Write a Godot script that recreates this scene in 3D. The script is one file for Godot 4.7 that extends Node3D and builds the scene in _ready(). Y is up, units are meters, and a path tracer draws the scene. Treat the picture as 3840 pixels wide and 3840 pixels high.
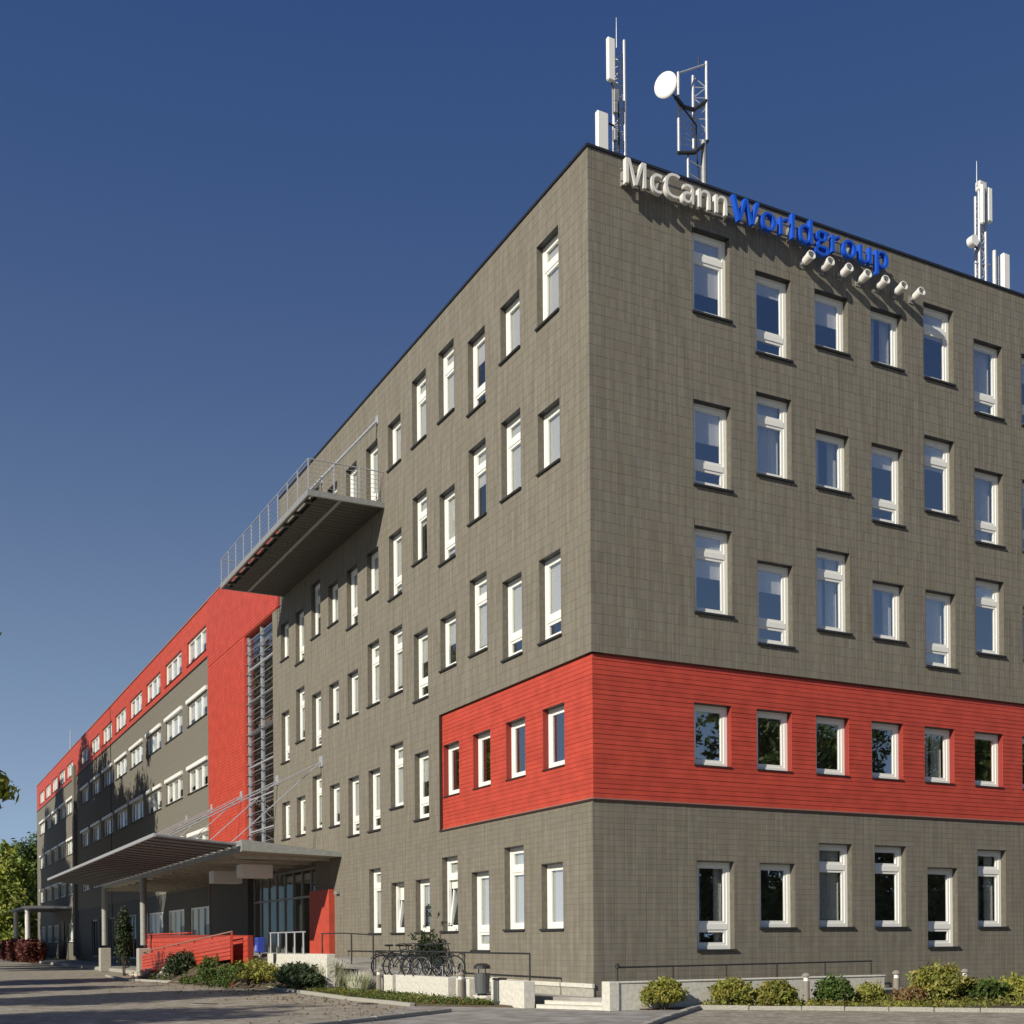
extends Node3D

var used := {}
var M := {}
var rng := RandomNumberGenerator.new()

# ---------------------------------------------------------------- mesh builder
class MB:
	var v := PackedVector3Array()
	var n := PackedVector3Array()
	var ix := PackedInt32Array()
	func quad(a: Vector3, b: Vector3, c: Vector3, d: Vector3) -> void:   # counter-clockwise seen from the front
		var nn := (b - a).cross(c - a)
		if nn.length_squared() < 1e-14:
			nn = (c - a).cross(d - a)
		nn = nn.normalized()
		var k := v.size()
		v.append_array([a, b, c, d])
		n.append_array([nn, nn, nn, nn])
		ix.append_array([k, k + 2, k + 1, k, k + 3, k + 2])
	func tri(a: Vector3, b: Vector3, c: Vector3) -> void:
		var nn := (b - a).cross(c - a).normalized()
		var k := v.size()
		v.append_array([a, b, c])
		n.append_array([nn, nn, nn])
		ix.append_array([k, k + 2, k + 1])
	func box(a: Vector3, b: Vector3) -> MB:
		return hexa(a.x, b.x, a.y, b.y, a.z, b.z)
	func hexa(x0: float, x1: float, y0: float, y1: float, z0: float, z1: float) -> MB:
		var p := [Vector3(x0, y0, z0), Vector3(x1, y0, z0), Vector3(x1, y1, z0), Vector3(x0, y1, z0), Vector3(x0, y0, z1), Vector3(x1, y0, z1), Vector3(x1, y1, z1), Vector3(x0, y1, z1)]
		eight(p)
		return self
	func eight(p: Array) -> void:
		quad(p[4], p[5], p[6], p[7]); quad(p[1], p[0], p[3], p[2]); quad(p[5], p[1], p[2], p[6])
		quad(p[0], p[4], p[7], p[3]); quad(p[7], p[6], p[2], p[3]); quad(p[0], p[1], p[5], p[4])
	func pane(x0: float, x1: float, y0: float, y1: float, z0: float, z1: float) -> MB:   # a sheet of glass: front face and edges
		quad(Vector3(x0, y0, z1), Vector3(x1, y0, z1), Vector3(x1, y1, z1), Vector3(x0, y1, z1))
		quad(Vector3(x0, y1, z1), Vector3(x1, y1, z1), Vector3(x1, y1, z0), Vector3(x0, y1, z0))
		quad(Vector3(x1, y0, z1), Vector3(x1, y0, z0), Vector3(x1, y1, z0), Vector3(x1, y1, z1))
		quad(Vector3(x0, y0, z0), Vector3(x0, y0, z1), Vector3(x0, y1, z1), Vector3(x0, y1, z0))
		return self
	func chamfer(x0: float, x1: float, y0: float, y1: float, z0: float, z1: float, e: float) -> MB:   # box with bevelled edges
		var rings := []
		for lv in [[y0, e], [y0 + e, 0.0], [y1 - e, 0.0], [y1, e]]:
			var i: float = lv[1]
			var y: float = lv[0]
			rings.append([Vector3(x0 + i, y, z1 - e * float(i == 0.0) - i), Vector3(x0 + e, y, z1 - i), Vector3(x1 - e, y, z1 - i), Vector3(x1 - i, y, z1 - e), Vector3(x1 - i, y, z0 + e), Vector3(x1 - e, y, z0 + i), Vector3(x0 + e, y, z0 + i), Vector3(x0 + i, y, z0 + e)])
		for k in 3:
			for j in 8:
				var jj := (j + 1) % 8
				quad(rings[k][j], rings[k][jj], rings[k + 1][jj], rings[k + 1][j])
		for j in range(1, 7):
			tri(rings[3][0], rings[3][j], rings[3][j + 1])
			tri(rings[0][0], rings[0][j + 1], rings[0][j])
		return self
	func tube(a: Vector3, b: Vector3, r0: float, r1: float, seg := 8, caps := true) -> MB:
		var d := (b - a).normalized()
		var s := d.cross(Vector3.UP if absf(d.y) < 0.9 else Vector3.RIGHT).normalized()
		var t := d.cross(s)
		var k := v.size()
		for i in seg + 1:
			var w := TAU * i / seg
			var q := s * cos(w) + t * sin(w)
			v.append_array([a + q * r0, b + q * r1])
			n.append_array([q, q])
		for i in seg:
			var o := k + i * 2
			ix.append_array([o, o + 1, o + 2, o + 1, o + 3, o + 2])
		if caps:
			for i in seg:
				var w0 := TAU * i / seg
				var w1 := TAU * (i + 1) / seg
				var q0 := s * cos(w0) + t * sin(w0)
				var q1 := s * cos(w1) + t * sin(w1)
				tri(b, b + q0 * r1, b + q1 * r1)
				tri(a, a + q1 * r0, a + q0 * r0)
		return self
	func path(pts: Array, r: float, seg := 6) -> MB:
		for i in pts.size() - 1:
			tube(pts[i], pts[i + 1], r, r, seg)
		return self
	func lathe(prof: Array, seg := 16, o := Vector3.ZERO) -> MB:   # [radius, y] from bottom to top
		for j in prof.size() - 1:
			for i in seg:
				var w0 := TAU * i / seg
				var w1 := TAU * (i + 1) / seg
				var p := [prof[j], prof[j + 1]]
				quad(o + Vector3(cos(w1) * p[0][0], p[0][1], sin(w1) * p[0][0]), o + Vector3(cos(w0) * p[0][0], p[0][1], sin(w0) * p[0][0]),
					o + Vector3(cos(w0) * p[1][0], p[1][1], sin(w0) * p[1][0]), o + Vector3(cos(w1) * p[1][0], p[1][1], sin(w1) * p[1][0]))
		return self
	func torus(c: Vector3, ax: Vector3, r: float, q: float, seg := 20, sub := 6) -> MB:
		var s := ax.cross(Vector3.UP).normalized()
		var t := ax.cross(s)
		for i in seg:
			for j in sub:
				var pt := func(a: int, b: int) -> Vector3:
					var w := TAU * a / seg
					var u := TAU * b / sub
					var d: Vector3 = s * cos(w) + t * sin(w)
					return c + d * (r + q * cos(u)) + ax * q * sin(u)
				quad(pt.call(i, j), pt.call(i, j + 1), pt.call(i + 1, j + 1), pt.call(i + 1, j))
		return self
	func prism(poly: Array, y0: float, y1: float) -> MB:   # poly of Vector2 (x, z), any winding
		var pp := PackedVector2Array(poly)
		if Geometry2D.is_polygon_clockwise(pp):
			pp.reverse()
		var tr := Geometry2D.triangulate_polygon(pp)
		for i in range(0, tr.size(), 3):
			var q := [pp[tr[i]], pp[tr[i + 1]], pp[tr[i + 2]]]
			var up := Vector3(q[0].x, y1, q[0].y)
			var b := Vector3(q[1].x, y1, q[1].y)
			var c := Vector3(q[2].x, y1, q[2].y)
			if (b - up).cross(c - up).y > 0: tri(up, b, c)
			else: tri(up, c, b)
		var m := Vector2.ZERO
		for p in pp: m += p / pp.size()
		for i in pp.size():
			var a := pp[i]
			var b := pp[(i + 1) % pp.size()]
			var q := [Vector3(a.x, y0, a.y), Vector3(b.x, y0, b.y), Vector3(b.x, y1, b.y), Vector3(a.x, y1, a.y)]
			var nn: Vector3 = (q[1] - q[0]).cross(q[2] - q[0])
			# outward: polygon runs counter-clockwise in (x, z) after the reversal above
			if nn.dot(Vector3(b.y - a.y, 0, -(b.x - a.x))) > 0: quad(q[0], q[1], q[2], q[3])
			else: quad(q[1], q[0], q[3], q[2])
		return self
	func mesh(m: Material) -> ArrayMesh:
		var am := ArrayMesh.new()
		var arr := []
		arr.resize(Mesh.ARRAY_MAX)
		arr[Mesh.ARRAY_VERTEX] = v
		arr[Mesh.ARRAY_NORMAL] = n
		arr[Mesh.ARRAY_INDEX] = ix
		am.add_surface_from_arrays(Mesh.PRIMITIVE_TRIANGLES, arr)
		am.surface_set_material(0, m)
		return am

# ---------------------------------------------------------------- naming helpers
func numbered(called: String) -> String:
	used[called] = used.get(called, -1) + 1
	return called if used[called] == 0 else "%s_%03d" % [called, used[called]]

func tag(o: Node3D, label: String, category := "", group := "", kind := "") -> Node3D:
	if label: o.set_meta("label", label)
	if category: o.set_meta("category", category)
	if group: o.set_meta("group", group)
	if kind: o.set_meta("kind", kind)
	return o

func thing(called: String, label: String, category: String, at := Vector3.ZERO, turn := 0.0, group := "") -> Node3D:
	var o := Node3D.new()
	o.name = numbered(called)
	add_child(o)
	o.position = at
	o.rotation.y = turn
	return tag(o, label, category, group)

func child_name(p: Node, called: String) -> String:
	var key := "_n_" + called
	var k: int = p.get_meta(key) if p.has_meta(key) else -1
	p.set_meta(key, k + 1)
	return called if k < 0 else "%s_%03d" % [called, k + 1]

func part(called: String, m: Mesh, p: Node3D, at := Vector3.ZERO, kind := "") -> MeshInstance3D:
	var o := MeshInstance3D.new()
	o.mesh = m
	o.name = child_name(p, called) if p != self else numbered(called)
	p.add_child(o, true)
	o.position = at
	if kind: o.set_meta("kind", kind)
	return o

func group_part(called: String, p: Node3D, tr := Transform3D()) -> Node3D:
	var o := Node3D.new()
	o.name = child_name(p, called)
	p.add_child(o, true)
	o.transform = tr
	return o

func struct_mesh(called: String, m: Mesh, label: String, category := "ground") -> MeshInstance3D:
	var o := part(called, m, self)
	tag(o, label, category, "", "structure")
	return o

func copy(src: Node3D, label: String, at: Vector3, turn := 0.0, group := "") -> Node3D:
	var c: Node3D = src.duplicate()
	c.name = numbered(String(src.name).rstrip("0123456789").rstrip("_"))
	add_child(c)
	c.position = at
	c.rotation.y = turn
	c.set_meta("label", label)
	if group: c.set_meta("group", group)
	return c

# ---------------------------------------------------------------- materials
func lin(r: float, g: float, b: float) -> Color:
	return Color(r, g, b).linear_to_srgb()

func noise_tex(freq: float, lo: float, hi: float, oct := 3, size := 512, seed_ := 1, warm := 0.0) -> NoiseTexture2D:
	var f := FastNoiseLite.new()
	f.seed = seed_
	f.noise_type = FastNoiseLite.TYPE_SIMPLEX_SMOOTH
	f.frequency = freq
	f.fractal_octaves = oct
	var t := NoiseTexture2D.new()
	t.width = size
	t.height = size
	t.seamless = true
	t.noise = f
	var g := Gradient.new()
	g.offsets = PackedFloat32Array([0.0, 1.0])
	g.colors = PackedColorArray([Color(lo, lo * (1.0 - warm * 0.5), lo * (1.0 - warm)), Color(hi, hi, hi)])
	t.color_ramp = g
	return t

func mat(called: String, c: Color, rough := 0.8, metal := 0.0, tex: Texture2D = null, scale := 1.0) -> StandardMaterial3D:
	var m := StandardMaterial3D.new()
	m.resource_name = called
	m.albedo_color = c
	m.roughness = rough
	m.metallic = metal
	if tex:
		m.albedo_texture = tex
		m.uv1_triplanar = true
		m.uv1_world_triplanar = true
		m.uv1_scale = Vector3.ONE * scale
	M[called] = m
	return m

func materials() -> void:
	var fine := noise_tex(0.12, 0.66, 1.0, 4, 512, 3)
	var blotch := noise_tex(0.012, 0.70, 1.0, 4, 512, 5, 0.06)
	var soft := noise_tex(0.02, 0.86, 1.0, 3, 512, 9)
	var dirt := noise_tex(0.03, 0.74, 1.0, 5, 512, 12, 0.08)
	var streak := noise_tex(0.03, 0.84, 1.0, 4, 512, 31, 0.04)
	mat("mortar", lin(0.150, 0.140, 0.112), 0.9, 0, streak, 0.3)
	mat("brick", lin(0.230, 0.214, 0.171), 0.75, 0, streak, 0.12).vertex_color_use_as_albedo = true
	M.brick.uv1_scale = Vector3(0.35, 0.022, 0.35)
	for i in 6:
		var k: float = [0.95, 0.98, 1.0, 1.02, 1.04, 0.97][i]
		mat("brick%d" % i, lin(0.230 * k, 0.214 * k, 0.171 * k * [1.0, 0.97, 1.03, 1.0, 0.98, 1.02][i]), 0.75, 0, streak, 0.12).uv1_scale = Vector3(0.35, 0.022, 0.35)
	mat("far_brick", lin(0.210, 0.196, 0.157), 0.8, 0, noise_tex(0.05, 0.8, 1.0, 4, 512, 21), 0.25)
	M.far_brick.uv1_scale = Vector3(0.8, 0.12, 0.8)
	for i in 3:
		var k: float = [0.96, 1.0, 1.03][i]
		mat("red%d" % i, lin(0.55 * k, 0.072 * k, 0.040 * k), 0.5, 0, soft, 0.15)
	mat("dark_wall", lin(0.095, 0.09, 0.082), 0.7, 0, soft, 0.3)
	mat("red_back", lin(0.26, 0.03, 0.02), 0.8)
	mat("red_plain", lin(0.54, 0.074, 0.042), 0.6, 0, soft, 0.2)
	mat("white_frame", lin(0.86, 0.86, 0.80), 0.35)
	mat("white_metal", lin(0.78, 0.78, 0.74), 0.4, 0, soft, 0.5)
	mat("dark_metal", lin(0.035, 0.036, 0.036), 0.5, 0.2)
	mat("coping", lin(0.030, 0.034, 0.045), 0.45, 0.3)
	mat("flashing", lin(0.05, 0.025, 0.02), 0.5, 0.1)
	mat("flashing_light", lin(0.34, 0.19, 0.15), 0.5, 0.1)
	mat("galvanised", lin(0.55, 0.57, 0.60), 0.45, 0.35, soft, 1.0)
	mat("grey_metal", lin(0.34, 0.35, 0.34), 0.5, 0.2, soft, 0.6)
	mat("deck_dark", lin(0.11, 0.11, 0.10), 0.8, 0, dirt, 0.5)
	mat("canopy_under", lin(0.52, 0.48, 0.40), 0.7, 0, soft, 0.3)
	mat("canopy_wing", lin(0.27, 0.28, 0.30), 0.55, 0.2, soft, 0.4)
	mat("canopy_edge", lin(0.36, 0.37, 0.34), 0.5, 0.1, soft, 0.5)
	mat("lamp_white", lin(0.8, 0.79, 0.74), 0.4)
	mat("interior", lin(0.62, 0.60, 0.55), 0.9)
	mat("interior_dark", lin(0.10, 0.10, 0.10), 0.9)
	mat("stair_brown", lin(0.34, 0.25, 0.20), 0.8)
	mat("blind", lin(0.74, 0.75, 0.70), 0.7)
	mat("curtain", lin(0.70, 0.71, 0.66), 0.9)
	mat("asphalt", lin(0.63, 0.59, 0.485), 0.93, 0, dirt, 0.09)
	var d: StandardMaterial3D = M.asphalt
	d.detail_enabled = true
	d.detail_blend_mode = BaseMaterial3D.BLEND_MODE_MUL
	d.detail_uv_layer = BaseMaterial3D.DETAIL_UV_1
	d.detail_albedo = fine
	mat("paving", lin(0.44, 0.43, 0.40), 0.9, 0, blotch, 0.2)
	mat("kerb", lin(0.52, 0.50, 0.43), 0.9, 0, fine, 0.4)
	mat("concrete", lin(0.72, 0.70, 0.61), 0.9, 0, soft, 0.8)
	mat("concrete_grey", lin(0.44, 0.42, 0.36), 0.9, 0, soft, 0.7)
	mat("rock", lin(0.66, 0.63, 0.55), 0.95, 0, dirt, 0.7)
	mat("soil", lin(0.13, 0.10, 0.07), 1.0, 0, dirt, 0.5)
	mat("stone_post", lin(0.40, 0.36, 0.30), 0.85, 0, fine, 0.8)
	mat("rubber", lin(0.02, 0.02, 0.02), 0.8)
	mat("bike_dark", lin(0.03, 0.04, 0.05), 0.4, 0.2)
	mat("blue_paint", lin(0.03, 0.06, 0.38), 0.4)
	mat("blue_light", lin(0.22, 0.26, 0.62), 0.5)
	mat("sign_white", lin(0.74, 0.73, 0.68), 0.45)
	mat("sign_blue", lin(0.012, 0.10, 0.62), 0.4)
	mat("bark", lin(0.11, 0.085, 0.06), 0.95, 0, dirt, 1.0)
	mat("door_red", lin(0.16, 0.02, 0.02), 0.5)
	mat("bin_grey", lin(0.11, 0.12, 0.12), 0.55, 0.2)
	# coated glass: part mirror, part clear
	var plain := Image.create(8, 8, false, Image.FORMAT_RGBA8)
	plain.fill(Color.WHITE)
	var g := mat("glass", Color(0.90, 0.93, 0.96, 0.44), 0.01, 1.0)
	g.albedo_texture = ImageTexture.create_from_image(plain)
	g.transparency = BaseMaterial3D.TRANSPARENCY_ALPHA
	g = mat("dark_glass", Color(0.66, 0.76, 0.74, 0.22), 0.02, 1.0)
	g.albedo_texture = M.glass.albedo_texture
	g.transparency = BaseMaterial3D.TRANSPARENCY_ALPHA
	for k in [["leaf_green", 0.075, 0.120, 0.022], ["leaf_bright", 0.22, 0.27, 0.045], ["leaf_dark", 0.030, 0.052, 0.018], ["leaf_red", 0.10, 0.022, 0.016], ["leaf_brown", 0.17, 0.11, 0.045], ["leaf_pale", 0.52, 0.51, 0.42], ["leaf_olive", 0.235, 0.240, 0.045]]:
		var m := mat(k[0], lin(k[1], k[2], k[3]), 0.6)
		m.vertex_color_use_as_albedo = true
		m.backlight_enabled = true
		m.backlight = lin(0.35, 0.4, 0.15)

# ---------------------------------------------------------------- facades
# facade coordinates: u along the wall, v up, n outwards
const RIGHT := Transform3D(Vector3(1, 0, 0), Vector3(0, 1, 0), Vector3(0, 0, 1), Vector3.ZERO)
const LEFT := Transform3D(Vector3(0, 0, 1), Vector3(0, 1, 0), Vector3(-1, 0, 0), Vector3.ZERO)

func wall_mesh(area: Rect2, holes: Array, front: float, back: float, m: Material) -> ArrayMesh:
	var us := [area.position.x, area.end.x]
	var vs := [area.position.y, area.end.y]
	for h in holes:
		for q in [h.position.x, h.end.x]:
			if q > area.position.x and q < area.end.x: us.append(q)
		for q in [h.position.y, h.end.y]:
			if q > area.position.y and q < area.end.y: vs.append(q)
	us = uniq(us)
	vs = uniq(vs)
	var solid := []
	for i in us.size() - 1:
		var col := []
		for j in vs.size() - 1:
			var c := Vector2((us[i] + us[i + 1]) / 2, (vs[j] + vs[j + 1]) / 2)
			var ok := true
			for h in holes:
				if h.has_point(c):
					ok = false
					break
			col.append(ok)
		solid.append(col)
	var b := MB.new()
	var ni := us.size() - 1
	var nj := vs.size() - 1
	for j in nj:
		var i := 0
		while i < ni:
			if not solid[i][j]:
				i += 1
				continue
			var e := i
			while e + 1 < ni and solid[e + 1][j]: e += 1
			var u0: float = us[i]
			var u1: float = us[e + 1]
			var v0: float = vs[j]
			var v1: float = vs[j + 1]
			b.quad(Vector3(u0, v0, front), Vector3(u1, v0, front), Vector3(u1, v1, front), Vector3(u0, v1, front))
			b.quad(Vector3(u1, v0, back), Vector3(u0, v0, back), Vector3(u0, v1, back), Vector3(u1, v1, back))
			i = e + 1
	for i in ni:
		for j in nj:
			if not solid[i][j]: continue
			var u0: float = us[i]
			var u1: float = us[i + 1]
			var v0: float = vs[j]
			var v1: float = vs[j + 1]
			if i == 0 or not solid[i - 1][j]: b.quad(Vector3(u0, v0, back), Vector3(u0, v0, front), Vector3(u0, v1, front), Vector3(u0, v1, back))
			if i == ni - 1 or not solid[i + 1][j]: b.quad(Vector3(u1, v0, front), Vector3(u1, v0, back), Vector3(u1, v1, back), Vector3(u1, v1, front))
			if j == 0 or not solid[i][j - 1]: b.quad(Vector3(u0, v0, back), Vector3(u1, v0, back), Vector3(u1, v0, front), Vector3(u0, v0, front))
			if j == nj - 1 or not solid[i][j + 1]: b.quad(Vector3(u0, v1, front), Vector3(u1, v1, front), Vector3(u1, v1, back), Vector3(u0, v1, back))
	return b.mesh(m)

func uniq(a: Array) -> Array:
	a.sort()
	var o := []
	for x in a:
		if o.is_empty() or x - o[-1] > 1e-4: o.append(x)
	return o

func cut(r: Rect2, holes: Array) -> Array:
	var rest := [r]
	for h in holes:
		var nxt := []
		for q in rest:
			if not q.intersects(h):
				nxt.append(q)
				continue
			var a: Rect2 = q
			var x: Rect2 = a.intersection(h)
			if x.position.x - a.position.x > 0.02: nxt.append(Rect2(a.position.x, a.position.y, x.position.x - a.position.x, a.size.y))
			if a.end.x - x.end.x > 0.02: nxt.append(Rect2(x.end.x, a.position.y, a.end.x - x.end.x, a.size.y))
			if x.position.y - a.position.y > 0.02: nxt.append(Rect2(x.position.x, a.position.y, x.size.x, x.position.y - a.position.y))
			if a.end.y - x.end.y > 0.02: nxt.append(Rect2(x.position.x, x.end.y, x.size.x, a.end.y - x.end.y))
		rest = nxt
		if rest.is_empty(): break
	return rest

func tiles_of(area: Rect2, holes: Array, tw: float, th: float, gap: float) -> Array:
	var out := []
	var rows := int(round(area.size.y / th))
	var ph := area.size.y / rows
	for j in rows:
		var v0 := area.position.y + j * ph
		var near := []
		for h in holes:
			if h.position.y < v0 + ph and h.end.y > v0: near.append(h)
		var u := area.end.x
		while u > area.position.x + 0.01:
			var a := maxf(u - tw, area.position.x)
			for q in cut(Rect2(a, v0, u - a, ph), near):
				if q.size.x > 0.03 and q.size.y > 0.02:
					out.append(Rect2(q.position.x + gap / 2, q.position.y + gap * 0.25, q.size.x - gap, q.size.y - gap * 0.5))
			u -= tw
	return out

func tile_unit() -> MB:   # front at z = 0, unit square, bevelled rim
	var b := MB.new()
	var e := 0.025
	var o := [Vector3(0, 0, -0.12), Vector3(1, 0, -0.12), Vector3(1, 1, -0.12), Vector3(0, 1, -0.12)]
	var f := [Vector3(e, e * 0.5, 0), Vector3(1 - e, e * 0.5, 0), Vector3(1 - e, 1 - e * 0.5, 0), Vector3(e, 1 - e * 0.5, 0)]
	b.quad(f[0], f[1], f[2], f[3])
	for i in 4: b.quad(o[i], o[(i + 1) % 4], f[(i + 1) % 4], f[i])
	var k := [Vector3(0, 0, -1), Vector3(1, 0, -1), Vector3(1, 1, -1), Vector3(0, 1, -1)]
	for i in 4: b.quad(k[i], k[(i + 1) % 4], o[(i + 1) % 4], o[i])
	return b

func tile_wall(p: Node3D, fr: Transform3D, tiles: Array, singles: Array) -> void:
	# the tiles in «singles» (indices) become bricks of their own, the others one part
	var unit := tile_unit()
	var own := {}
	for s in singles: own[s] = true
	var um := unit.mesh(M.brick)
	var variants := []
	for i in 6: variants.append(unit.mesh(M["brick%d" % i]))
	var mm := MultiMesh.new()
	mm.transform_format = MultiMesh.TRANSFORM_3D
	mm.use_colors = true
	mm.mesh = um
	mm.instance_count = tiles.size() - own.size()
	var k := 0
	for i in tiles.size():
		var t: Rect2 = tiles[i]
		var proud := rng.randf_range(-0.0015, 0.0015)
		var local := Transform3D(Basis.from_scale(Vector3(t.size.x, t.size.y, 0.02)), Vector3(t.position.x, t.position.y, proud))
		if own.has(i):
			var o := MeshInstance3D.new()
			o.mesh = variants[rng.randi() % 6]
			o.name = child_name(p, "brick")
			p.add_child(o, true)
			o.transform = local
		else:
			mm.set_instance_transform(k, local)
			var s := rng.randf_range(0.94, 1.05)
			mm.set_instance_color(k, Color(s, s * rng.randf_range(0.985, 1.01), s * rng.randf_range(0.95, 1.03)))
			k += 1
	var mi := MultiMeshInstance3D.new()
	mi.multimesh = mm
	mi.name = "brickwork"
	mi.set_meta("kind", "stuff")
	p.add_child(mi, true)

# ---------------------------------------------------------------- windows
func ring(b: MB, w: float, h: float, t: float, n0: float, n1: float, ins := 0.0) -> void:
	var a := ins
	b.hexa(a, w - a, a, a + t, n1, n0)
	b.hexa(a, w - a, h - a - t, h - a, n1, n0)
	b.hexa(a, a + t, a + t, h - a - t, n1, n0)
	b.hexa(w - a - t, w - a, a + t, h - a - t, n1, n0)

var window_meshes := {}

func window(p: Node3D, fr: Transform3D, r: Rect2, type: String, blind: float, red: bool, tilted := false) -> Node3D:
	var w := r.size.x
	var h := r.size.y
	var o := group_part("window", p, fr * Transform3D(Basis(), Vector3(r.position.x, r.position.y, -0.07 if red else 0.0)))
	var tv := 0.0
	if type == "U": tv = h - 0.60
	if type == "L": tv = 0.56
	var f := MB.new()
	ring(f, w, h, 0.10, -0.17, -0.26)
	var lights := [[0.10, h - 0.10]]
	if tv > 0:
		f.hexa(0.10, w - 0.10, tv - 0.07, tv + 0.07, -0.26, -0.165)
		lights = [[0.10, tv - 0.07], [tv + 0.07, h - 0.10]]
	for l in lights:   # casements
		var a: float = l[0]
		var b: float = l[1]
		if tilted and b - a > 0.8:
			continue
		f.hexa(0.10, 0.18, a, b, -0.25, -0.185)
		f.hexa(w - 0.18, w - 0.10, a, b, -0.25, -0.185)
		f.hexa(0.18, w - 0.18, a, a + 0.07, -0.25, -0.185)
		f.hexa(0.18, w - 0.18, b - 0.07, b, -0.25, -0.185)
	part("frame", f.mesh(M.white_frame), o)
	for l in lights:
		if tilted and l[1] - l[0] > 0.8:   # the tall casement is tipped inwards from its lower edge
			var s := MB.new()
			var hh: float = l[1] - l[0]
			s.hexa(0, w - 0.14, 0, 0.07, -0.04, 0.03)
			s.hexa(0, w - 0.14, hh - 0.07, hh, -0.04, 0.03)
			s.hexa(0, 0.07, 0.07, hh - 0.07, -0.04, 0.03)
			s.hexa(w - 0.21, w - 0.14, 0.07, hh - 0.07, -0.04, 0.03)
			var c := part("casement", s.mesh(M.white_frame), o, Vector3(0.07, l[0], -0.23))
			c.rotation.x = -0.11
			var g2 := part("pane", MB.new().pane(0.07, w - 0.21, 0.07, hh - 0.07, -0.008, 0.004).mesh(M.glass), o, Vector3(0.07, l[0], -0.23))
			g2.rotation.x = -0.11
			continue
		var g := MB.new()
		g.pane(0.18, w - 0.18, l[0] + 0.07, l[1] - 0.07, -0.222, -0.21)
		var pn := part("pane", g.mesh(M.glass), o)
		pn.rotation = Vector3(rng.randf_range(-0.004, 0.004), rng.randf_range(-0.005, 0.005), 0)
	var s2 := MB.new()
	if red: s2.hexa(-0.01, w + 0.01, -0.035, 0.0, -0.17, 0.025)
	else: s2.hexa(-0.03, w + 0.05, -0.05, 0.0, -0.17, 0.06)
	part("lintel", MB.new().hexa(0.0, w, h - 0.014, h + 0.001, -0.168, 0.006).mesh(M.flashing if red else M.dark_metal), o)  # dark plate added under the soffit to deepen its shade
	part("sill", s2.mesh(M.flashing if red else M.dark_metal), o)
	if blind > 0.0:
		var bl := MB.new()
		var bh := (h - 0.26) * minf(blind, 1.0)
		bl.hexa(0.13, w - 0.13, h - 0.12 - bh, h - 0.12, -0.275, -0.262)
		bl.hexa(0.13, w - 0.13, h - 0.15 - bh, h - 0.12 - bh, -0.28, -0.261)
		part("blind", bl.mesh(M.blind), o)
	elif blind < 0.0:   # curtains drawn to the sides
		var cu := MB.new()
		var q := -blind
		for i in 10:
			var x0 := 0.10 + i * q * 0.05
			cu.quad(Vector3(x0, 0.1, -0.36 - 0.03 * (i % 2)), Vector3(x0 + q * 0.05, 0.1, -0.36 - 0.03 * ((i + 1) % 2)), Vector3(x0 + q * 0.05, h - 0.08, -0.36 - 0.03 * ((i + 1) % 2)), Vector3(x0, h - 0.08, -0.36 - 0.03 * (i % 2)))
			x0 = w - 0.10 - (i + 1) * q * 0.05
			cu.quad(Vector3(x0, 0.1, -0.36 - 0.03 * (i % 2)), Vector3(x0 + q * 0.05, 0.1, -0.36 - 0.03 * ((i + 1) % 2)), Vector3(x0 + q * 0.05, h - 0.08, -0.36 - 0.03 * ((i + 1) % 2)), Vector3(x0, h - 0.08, -0.36 - 0.03 * (i % 2)))
		part("curtain", cu.mesh(M.curtain), o)
	return o

const LEVEL := {5: {"S": [16.32, 17.80], "U": [16.32, 18.37], "L": [15.74, 17.80], "D": [15.50, 17.75]}, 4: {"S": [12.67, 14.17], "U": [12.67, 14.74], "L": [12.10, 14.17]},
	3: {"S": [8.97, 10.50], "U": [8.98, 11.09], "L": [8.42, 10.50]}, 2: {"S": [5.25, 6.77], "U": [5.31, 7.36], "L": [4.74, 6.79]}, 1: {"S": [1.26, 2.88], "U": [1.27, 3.44], "L": [0.72, 2.89]}}
const ROWS_R := {5: "ULSSULLSULS", 4: "LUSLULLSULS", 3: "ULUSLUSLUSU", 2: "SSSSSSSSSSS", 1: "LSUULUSLUSU"}
const ROWS_L := {5: "USLUUSDDDUSU", 4: "SUULULSLSULS", 3: "LLUSLUUSSLUL", 2: "SSSSLULLSUSS", 1: "SULUSSU"}
const BLIND_R := {5: [0.72, 0.16, 0.48, -0.7, 0.36, -0.9, 0.3], 4: [0.42, -1.0, -0.6, 0.2, 0.36, -0.9, 0.3], 3: [0.55, 0.30, -0.8, -0.6, -1.0, 0.28, -0.7], 2: [0, 0, 0, 0, -0.8, 0, 0], 1: [-0.5, 0, -0.9, 0, 0, -0.7, 0]}
const BLIND_L := {5: [0.88, 0.94, 0.3, 0.97, 0.97, 0.9, 1, 0.9, 0.8, 0.7, 0.9, 0.8], 4: [0.97, 0.97, 0.5, 0.9, 0.4, 0.9, 0.95, 0.7, 0.9, 0.6, 0.9, 0.9], 3: [0.66, 0.76, 0.93, 0.5, 0.4, 0.9, 0.95, 0.9, 0.7, 0.9, 0.8, 0.9],
	2: [0, 0, 0, 0, 0.4, 0.95, 0.8, 0.9, 0.7, 0.9, 0.8, 0.9], 1: [0.98, 0.98, 0.98, 0.4, 0.5, 0.3, 0.9]}

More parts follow.
